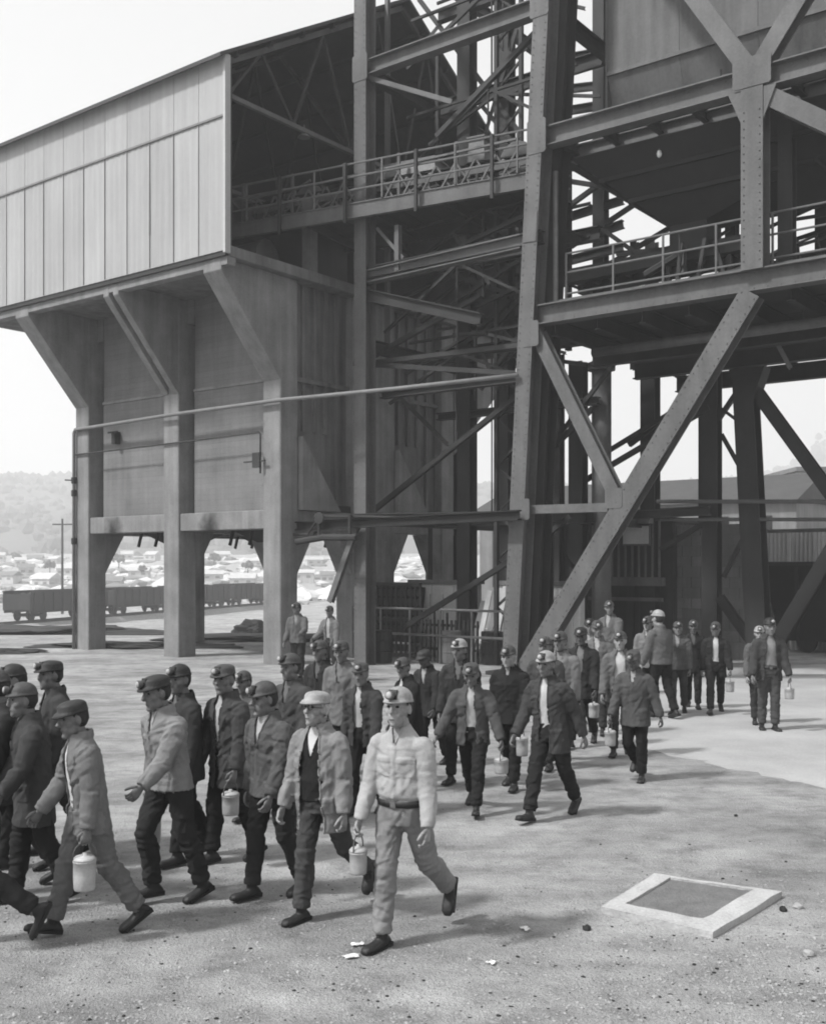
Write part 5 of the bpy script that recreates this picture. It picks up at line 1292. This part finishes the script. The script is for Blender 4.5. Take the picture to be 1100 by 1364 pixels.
    if vest is not None:
        tv = [(.0, .172*bulk, .132*bulk), (.08, .170*bulk, .132*bulk), (.16, .178*bulk, .142*bulk), (.26, .182*bulk, .140), (.36, .183, .132), (.43, .176, .120), (.48, .142, .098), (.52, .10, .082)]
        qobj('vest', join(etube([sp(0, 0, z) for z, _, _ in tv], [(x_, y_) for _, x_, y_ in tv], n=20)), cloth(vest), root, vc, 2, dict(amp=.005, seed=seed + 5, front=('v', .30, .56, .075), inv=(P, Rl), shell=.008))
    # ---- jacket
    if jacket is not None:
        hz2 = hem
        tj = [(hz2, .205, .165), (hz2*.5, .200, .155), (.02, .192*bulk, .146*bulk), (.12, .186*bulk, .142*bulk), (.25, .194*bulk, .142*bulk), (.36, .202, .144), (.43, .198, .132), (.487, .160, .112), (.535, .108, .095), (.565, .086, .086)]
        g = [etube([sp(0, 0, z) if z > 0 else sp(0, 0, 0) + Z*z for z, _, _ in tj], [(x_, y_) for _, x_, y_ in tj], n=22)] + sleeves(1.13, .005)
        g.append(etube([sp(0, -.006, .535), sp(0, -.004, .565), sp(0, .0, .60)], [(.105, .10), (.096, .096), (.083, .086)], n=18))
        fr = open_ if open_ else ('v', .26, .60, .07)
        qobj('jacket', join(*g), cloth(jacket), root, vc, 3, dict(amp=.012, seed=seed + 9, folds=[x_ for s in 'LR' for x_ in ((arms[s][1], .085, 5, arms[s][2] - arms[s][0]), (arms[s][0]*.8 + sp(0, 0, .36)*.2, .11, 7, (.6 if s == 'L' else -.6, 0, 1)), (arms[s][2]*.8 + arms[s][1]*.2, .07, 3, arms[s][3]), (arms[s][0]*.55 + arms[s][1]*.45, .09, 2, arms[s][1] - arms[s][0]))] + [(sp(.12, .1, .0), .16, 7, (1, 0, .35)), (sp(-.12, .1, .0), .16, 7, (1, 0, .35)), (sp(.1, .1, .25), .13, 5, (.7, 0, .7)), (sp(-.1, .1, .25), .13, 5, (.7, 0, .7)), (sp(0, -.12, .15), .2, 10, (.7, 0, .8))], pockets=((-.12, -.02), (.12, -.02), (.11, .31)), front=fr, inv=(P, Rl), shell=.012, hem=hz2, neck=.592))
        if q == 0 and open_ is None:
            for z in (.05, .15, .25): mk('button', xf(ell((0, .148, z), (.009, .005, .009)), Rl, P), M['black'], root, local=True)
    # ---- pails hang from the fist
    for p_ in pails:
        side, lab = p_[0], p_[1]; kw = dict(p_[2]) if len(p_) > 2 else {}
        s_, e, w, fd, n, t = arms[side]
        hp = w + fd*.098 + n*.022
        wp = np.array(root.location) + sc*(Rz @ hp); tt = Rz @ t
        pail(tuple(wp), math.atan2(tt[1], tt[0]) - math.pi/2, lab, **kw)
    if q == 2: pass
    return root

def creases(co, post):
    d = np.zeros(len(co)); rg = np.random.RandomState(int(post['seed']*100) % 100000)
    for c, rr, n_, ax in post.get('folds', ()):
        ax = np.asarray(ax, float); ax = ax/np.linalg.norm(ax)
        for k in range(n_):
            t = rg.normal(size=3); t -= ax*(t @ ax)*rg.uniform(0, .65); t /= np.linalg.norm(t)      # fold runs mostly across the limb
            nn = ax - t*(ax @ t) + .3*rg.normal(size=3); nn -= t*(nn @ t); nn /= np.linalg.norm(nn)
            cc = np.asarray(c) + rg.normal(size=3)*rr*.55; L = rr*rg.uniform(.45, .8); sg = rg.uniform(.007, .012)
            r_ = co - cc; u = r_ @ nn; w = np.exp(-(r_*r_).sum(1)/(2*L*L))
            d += w*(-np.exp(-u*u/(2*sg*sg)) + .75*np.exp(-(u - 2.1*sg)**2/(2*(sg*1.3)**2)))
    return np.clip(d, -1.6, 1.3)
def finish_people():
    dg = bpy.context.evaluated_depsgraph_get(); dg.update()
    for o, post in QUEUE:
        me = bpy.data.meshes.new_from_object(o.evaluated_get(dg))
        n = len(me.vertices); co = np.empty(n*3); me.vertices.foreach_get('co', co); co = co.reshape(-1, 3)
        no = np.empty(n*3); me.vertices.foreach_get('normal', no); no = no.reshape(-1, 3)
        if 'amp' in post:
            s = post['seed']; q = co @ np.array([[1, .25, .1], [-.2, 1, .3], [.35, -.3, 1]])
            r1 = 1 - np.abs(2*vnoise(q*np.array([12, 12, 5.5]) + s) - 1); r2 = 1 - np.abs(2*vnoise(q*np.array([20, 20, 15]) + s + 5) - 1)
            lo = vnoise(co*5 + s)
            d = post['amp']*((r1**3 - .3)*1.5*(.3 + 1.2*lo) + .7*(r2**3 - .25))
            if 'folds' in post: d = d*.5 + creases(co, post)*post.get('famp', .0065)
            for kn, an in ():
                for c, rr, k in ((kn, .11, 55), (an, .16, 62)):
                    dd = co - c; w = np.exp(-(dd**2).sum(1)/(rr*rr*.7)); d += w*post['amp']*.6*np.sin(dd[:, 2]*k + dd[:, 0]*16 + s)
            if post.get('pockets'):
                P, Rl = post['inv']; lc = (co - P) @ Rl; fr_ = no @ (Rl @ np.array([0, 1., 0])) > .3
                for x_, z_ in post['pockets']:
                    ins = fr_ & (np.abs(lc[:, 0] - x_) < .058) & (np.abs(lc[:, 2] - z_) < .065); d = d + ins*.007 + (ins & (lc[:, 2] - z_ > .03))*.005
                d = d + (fr_ & (np.abs(lc[:, 0]) < .018) & (lc[:, 2] > .1))*.005
            co = co + no*d[:, None]
        polys = [tuple(p.vertices) for p in me.polygons]
        if 'front' in post:
            P, Rl = post['inv']; lc = (co - P) @ Rl                    # torso frame
            fr = post['front']
            if fr[0] == 'v':                                           # V neck: width grows from z0 to z1
                w = np.interp(lc[:, 2], [fr[1], fr[2]], [0, fr[3]]); w = np.where((lc[:, 2] < fr[1]), 0, w); x0 = 0
            else:                                                      # fully open: widths at hem, waist, chest, neck
                w = np.interp(lc[:, 2], [-.35, -.15, .1, .35, .5, .6], fr[1]); x0 = fr[2] if len(fr) > 2 else 0
                w = w + .012*(vnoise(np.c_[lc[:, 2]*9, lc[:, 2]*0 + post['seed'], lc[:, 0]*0]) - .5)
            isf = (lc[:, 1] > .0) & (np.abs(lc[:, 0]) < .19) & (lc[:, 2] < .62) & (no @ (Rl @ np.array([0, 1., 0])) > -.3)
            vx = np.abs(lc[:, 0] - x0); ed = .011
            # snap the rim to a clean line
            near = isf & (w > .01) & (np.abs(vx - w) < ed)
            lc2 = lc.copy(); lc2[near, 0] = x0 + np.sign(lc[near, 0] - x0)*w[near]
            co[near] = lc2[near] @ Rl.T + P
            dele = isf & (w > .01) & (vx < w - .3*ed) & ~near
            if 'hem' in post: dele |= (lc[:, 2] < post['hem'] + .03) & (no[:, 2] < -.75) & (np.abs(lc[:, 0]) < .2)
            if 'neck' in post: dele |= (lc[:, 2] > post['neck'] - .012) & (no[:, 2] > .7) & (np.abs(lc[:, 0]) < .08)
            polys = [p for p in polys if not any(dele[i] for i in p)]
            used = np.zeros(n, bool)
            for p in polys:
                for i in p: used[i] = True
            mp = np.cumsum(used) - 1; co = co[used]; polys = [tuple(int(mp[i]) for i in p) for p in polys]
        for ex in post.get('extra', ()):
            k = len(co); co = np.vstack([co, ex[0]]); polys += [tuple(i + k for i in q) for q in ex[1]]
        old = o.data; m_ = old.materials[0]
        nm = bpy.data.meshes.new(o.name); nm.from_pydata(co.tolist(), [], polys); nm.materials.append(m_)
        nm.polygons.foreach_set('use_smooth', [True]*len(nm.polygons)); nm.update()
        o.modifiers.clear(); o.data = nm; bpy.data.meshes.remove(old); bpy.data.meshes.remove(me)
        if 'shell' in post:
            sm = o.modifiers.new('thickness', 'SOLIDIFY'); sm.thickness = post['shell']; sm.offset = -1

OPEN = ('o', [.085, .075, .06, .055, .055, .03]); WIDE = ('o', [.13, .12, .10, .085, .07, .035]); SLIT = ('o', [.05, .03, .02, .045, .06, .035])
# ---- front rank, left to right
person(537, 1266, 914, 28, 'man in pale shirt, pale trousers and dark belt striding at the very front', 'toeoff', 'R', (4, 8, 14), (12, 7, 10), 3, 2, -4, jacket=None, shirt=.33, trousers=.20, belt=True, hatc='pale', skin=0, pocket=True, bulk=1.06,
       pails=[('R', 'pale lunch pail half hidden behind the man in pale work clothes', dict(r=.07, h=.17))])
person(428, 1230, 918, 30, 'stout man in open grey jacket over a dark vest with white collar, pale cap', 'toeoff', 'R', (-2, 9, 16), (8, 8, 14), 3, -6, -6, jacket=.20, hem=-.24, open_=WIDE, shirt=.5, vest=.018, trousers=.055, hat='cap', hatc='pale', lamp=False, skin=0, hair=1, glasses=True, bulk=1.14)
person(362, 1192, 903, 42, 'man in buttoned dark jacket with lamp helmet walking left of the stout man', 'short', 'R', (12, 6, 18), (-6, 7, 12), 4, -12, 4, jacket=.085, hem=-.10, open_=('v', .26, .6, .085), shirt=.35, trousers=.028, hatc='grey', skin=1)
person(306, 1145, 880, 40, 'man in dark suit jacket and trousers with lamp cap carrying a pail behind the others', 'short', 'R', (6, 6, 14), (10, 6, 12), 3, 16, 0, jacket=.055, hem=-.26, open_=SLIT, shirt=.35, trousers=.018, hat='cap', hatc='grey', skin=1,
       pails=[('L', 'pale lunch pail hanging from the hand of the man in the dark suit jacket', dict(r=.085, h=.19))])
person(228, 1200, 893, 48, 'man in grey jacket with dark trousers leaning forward, one arm swung across in front', 'bentfront', 'R', (26, 6, 24), (-10, 8, 14), 8, 0, 8, legs_k=.8, jacket=.19, hem=-.06, open_=('v', .3, .6, .06), shirt=.3, trousers=.026, hat='cap', hatc='black', skin=1,
       pails=[('R', 'large pale lunch pail at the side of the leaning man in the grey jacket', dict(r=.10, h=.25))])
person(248, 1140, 880, 52, 'man in dark jacket half hidden behind the leaning man in grey', 'short', 'L', (4, 6, 14), (10, 6, 12), 3, 8, 0, jacket=.04, hem=-.2, shirt=.12, trousers=.022, hatc='black', skin=1, q=1)
person(118, 1240, 926, 58, 'bareheaded-looking man in dark cap, grey jacket over white shirt, striding left in grey trousers', 'stride', 'R', (-4, 7, 12), (20, 8, 16), 7, 8, 6, legs_k=.82, jacket=.15, hem=-.16, open_=('o', [.14, .13, .11, .10, .07, .03], .02), shirt=.5, trousers=.125, hat='cap', hatc='black', lamp=False, skin=1,
       pails=[('L', 'tall white lunch pail in the hand of the man in grey trousers, front left', dict(r=.088, h=.23, m=ALUW))])
person(46, 1203, 906, 62, 'man in long dark coat with dark trousers at the left edge, arm reaching forward', 'short', 'R', (18, 8, 22), (14, 8, 14), 5, 4, 0, jacket=.05, hem=-.30, shirt=.25, trousers=.022, hatc='grey', skin=1,
       pails=[('L', 'dull dark lunch pail carried by the man in the long dark coat', dict(r=.08, h=.16, m=M['steel2']))])
person(8, 1178, 886, 70, 'man in dark jacket cut off by the left edge, behind the long-coated man', 'stride', 'L', (10, 6, 14), (-8, 6, 12), 4, 0, 0, jacket=.04, hem=-.2, shirt=.3, trousers=.026, hatc='grey', skin=1, q=1)
person(77, 1138, 876, 58, 'man with dark lamp helmet whose head shows between the two men at far left', 'short', 'R', (6, 6, 14), (4, 6, 12), 3, 6, 0, jacket=.05, hem=-.2, shirt=.1, trousers=.03, hat='cap', hatc='black', skin=1, q=1)
person(-52, 1262, 930, 78, 'man mostly outside the picture, only his dark trouser leg and boot at bottom left', 'toeoff', 'R', (10, 6, 14), (-8, 6, 12), 4, 0, 0, jacket=.04, hem=-.2, trousers=.03, hatc='black', skin=1, q=1)
# ---- second rank
person(393, 1098, 866, 40, 'man whose dark-capped head shows just behind the stout man', 'short', 'L', (6, 6, 14), (4, 6, 12), 3, 8, 0, jacket=.06, hem=-.2, shirt=.12, trousers=.03, hatc='grey', skin=1, q=1)
person(486, 1082, 878, 30, 'man in open dark jacket over pale shirt between the stout man and the front man', 'short', 'R', (12, 8, 14), (-4, 8, 12), 5, 6, 4, jacket=.05, hem=-.15, open_=OPEN, shirt=.4, trousers=.016, hat='cap', hatc='grey', skin=1, q=1)
person(458, 1042, 850, 25, 'man in pale grey jacket in the second rank behind the white-collared man', 'short', 'L', (8, 6, 12), (2, 6, 12), 3, 6, 0, jacket=.13, hem=-.2, shirt=.15, trousers=.04, hatc='grey', skin=1, q=1)
person(548, 1050, 872, 60, 'man in dark jacket turned aside behind the front man\'s head', 'short', 'L', (10, 8, 18), (6, 8, 12), 8, 20, 6, jacket=.022, hem=-.2, open_=OPEN, shirt=.4, trousers=.02, hatc='grey', skin=1, q=1)
person(397, 906, 802, 20, 'man in buttoned grey jacket standing by the bin column, left one of two', 'stand', 'L', (26, 14, 50), (6, 10, 14), 3, -10, 0, jacket=.10, hem=-.1, shirt=.2, trousers=.03, hatc='grey', skin=1, q=2, group='men standing back near the tower')
person(441, 908, 806, 30, 'man in open grey jacket standing right of the bin column near the gate', 'stand', 'R', (10, 8, 14), (22, 12, 40), 3, 14, 0, jacket=.13, hem=-.12, open_=OPEN, shirt=.3, trousers=.035, hatc='grey', skin=1, q=2, group='men standing back near the tower')
# ---- middle group
person(630, 1072, 876, 14, 'man with arms held out, dark jacket open over white shirt, left of the middle group', 'stride', 'L', (8, 20, 12), (4, 24, 22), 7, -4, 14, jacket=.075, hem=-.14, open_=OPEN, shirt=.4, trousers=.02, hat='cap', hatc='grey', skin=1, q=1,
       pails=[('L', 'bright small lunch pail in the hand of the man with arms held out', dict(r=.085, h=.15))])
person(614, 1040, 848, 20, 'man in dark jacket hidden behind the man with arms held out', 'short', 'R', (6, 6, 12), (6, 6, 12), 3, 0, 0, jacket=.035, hem=-.2, shirt=.12, trousers=.02, hatc='pale', skin=1, q=1)
person(680, 1046, 856, 24, 'man in closed black jacket with grey helmet, between the two middle leaders', 'short', 'L', (10, 6, 12), (-4, 6, 12), 4, -6, 0, jacket=.022, hem=-.14, open_=('v', .42, .6, .05), shirt=.3, trousers=.018, hatc='grey', skin=0, q=1,
       pails=[('L', 'tall white lunch pail beside the man in the black jacket', dict(r=.08, h=.22))])
person(733, 1084, 862, 34, 'man in dark jacket over white shirt with arms swung wide, leading the middle group', 'stride', 'R', (-26, 16, 14), (12, 14, 16), 6, 0, 0, jacket=.05, hem=-.22, open_=OPEN, shirt=.45, trousers=.022, hatc='pale', skin=1, q=0)
person(748, 1012, 838, 24, 'man in pale grey jacket just behind the leader of the middle group', 'short', 'L', (4, 6, 12), (8, 6, 12), 3, 0, 0, jacket=.16, hem=-.2, shirt=.2, trousers=.03, hatc='grey', skin=1, q=1)
person(775, 990, 832, 22, 'man in dark jacket walking behind the wide-armed leader', 'stride', 'R', (10, 6, 12), (-8, 6, 12), 3, 0, 0, jacket=.03, hem=-.22, open_=SLIT, shirt=.15, trousers=.018, hat='cap', hatc='black', skin=2, q=1,
       pails=[('L', 'pale lunch pail hanging in the gap before the man with the raised heel', dict(r=.085, h=.2))])
person(796, 975, 824, 16, 'man in light grey jacket with grey helmet behind the middle group', 'short', 'L', (6, 6, 12), (4, 8, 12), 3, 0, 0, jacket=.12, hem=-.12, shirt=.35, trousers=.03, hatc='grey', skin=1, q=1)
person(814, 925, 799, 40, 'tall man in grey jacket standing highest in front of the dark cage house', 'stand', 'R', (30, 16, 40), (10, 8, 12), 4, 20, 0, jacket=.10, hem=-.12, shirt=.25, trousers=.03, hatc='grey', skin=1, q=2)
person(826, 1004, 838, 12, 'man in light shirt right behind the man with raised heel', 'short', 'R', (6, 8, 12), (10, 8, 14), 3, 0, 0, jacket=.11, hem=-.18, open_=WIDE, shirt=.45, trousers=.025, hatc='grey', skin=0, q=1)
person(846, 1042, 864, 26, 'man in loose dark jacket with his rear heel raised, right of the middle group', 'swing', 'L', (-10, 18, 14), (10, 12, 14), 5, -6, 10, jacket=.075, hem=-.2, open_=('v', .34, .6, .06), shirt=.3, trousers=.016, hat='cap', hatc='grey', skin=2, q=1, pails=[('R', 'pale lunch pail of the man with the raised heel', dict(r=.08, h=.18))])
# ---- far right group
person(880, 958, 812, 150, 'man seen from behind in grey jacket and dark trousers, right group', 'short', 'L', (6, 12, 14), (6, 12, 14), 3, 0, 0, jacket=.10, hem=-.06, trousers=.016, hatc='pale', skin=0, q=1)
person(903, 950, 826, 20, 'man in dull grey jacket half hidden beside the man seen from behind', 'short', 'R', (6, 6, 12), (6, 6, 12), 3, 0, 0, jacket=.08, hem=-.1, shirt=.25, trousers=.05, hatc='grey', skin=1, q=1)
person(923, 942, 824, 14, 'man in black jacket between the back-turned man and the man with the unbuttoned coat', 'short', 'L', (6, 6, 12), (6, 6, 12), 3, 0, 0, jacket=.024, hem=-.22, shirt=.1, trousers=.018, hatc='grey', skin=2, q=1)
person(953, 948, 826, 16, 'man in unbuttoned black coat over white shirt with a pail', 'stride', 'R', (10, 10, 14), (-4, 8, 12), 3, 0, 4, jacket=.026, hem=-.22, open_=OPEN, shirt=.45, trousers=.02, hatc='grey', skin=1, q=1, pails=[('L', 'pale lunch pail of the man in the unbuttoned black coat', dict(r=.085, h=.2))])
person(1024, 974, 822, 4, 'belted man in open dark jacket at far right, in front of another, facing the camera', 'stand', 'L', (10, 10, 14), (6, 12, 14), 2, -6, 4, jacket=.045, hem=-.16, open_=WIDE, shirt=.2, trousers=.06, belt=True, hatc='black', skin=1, q=1, pails=[('L', 'pale lunch pail in the hand of the belted man at far right', dict(r=.085, h=.17))])
person(1010, 962, 832, 6, 'man whose head and shoulder show behind the belted man at far right', 'short', 'R', (6, 6, 12), (6, 6, 12), 3, 0, 0, jacket=.09, hem=-.2, shirt=.35, trousers=.03, hatc='pale', skin=0, q=1)
person(864, 950, 819, 24, 'man in pale jacket close beside the man seen from behind, on his left', 'short', 'R', (6, 6, 12), (6, 6, 12), 3, 0, 0, jacket=.15, hem=-.1, shirt=.35, trousers=.025, hatc='grey', skin=0, q=1)
person(728, 1020, 845, 26, 'man in dark jacket whose head shows above the wide-armed leader', 'short', 'L', (6, 6, 12), (6, 6, 12), 3, 0, 0, jacket=.05, hem=-.2, shirt=.15, trousers=.025, hatc='grey', skin=1, q=1)
person(786, 962, 822, 18, 'man in dark grey jacket far back between the light jackets', 'short', 'R', (6, 6, 12), (6, 6, 12), 3, 0, 0, jacket=.06, hem=-.2, shirt=.3, trousers=.02, hatc='black', skin=1, q=1)
person(330, 1085, 890, 40, 'man in grey jacket half hidden behind the man in the dark suit jacket', 'short', 'L', (6, 6, 12), (6, 6, 12), 3, 0, 0, jacket=.08, hem=-.2, shirt=.12, trousers=.025, hatc='grey', skin=1, q=1)
person(430, 1032, 850, 30, 'man in black jacket far back between the pale-jacketed man and the column', 'short', 'R', (6, 6, 12), (6, 6, 12), 3, 0, 0, jacket=.03, hem=-.2, shirt=.1, trousers=.02, hatc='grey', skin=1, q=1)
person(28, 1158, 882, 60, 'man in dark jacket squeezed between the two men at the left edge', 'short', 'R', (6, 6, 12), (6, 6, 12), 3, 0, 0, jacket=.05, hem=-.2, shirt=.3, trousers=.025, hatc='black', skin=1, q=1)
person(575, 1018, 862, 40, 'man in dark clothes with bowed head behind the front man, beside the pale sleeve', 'short', 'R', (10, 8, 18), (6, 6, 12), 12, 0, 20, jacket=.03, hem=-.2, shirt=.3, trousers=.02, hat='cap', hatc='black', lamp=False, skin=2, q=1)
finish_people()
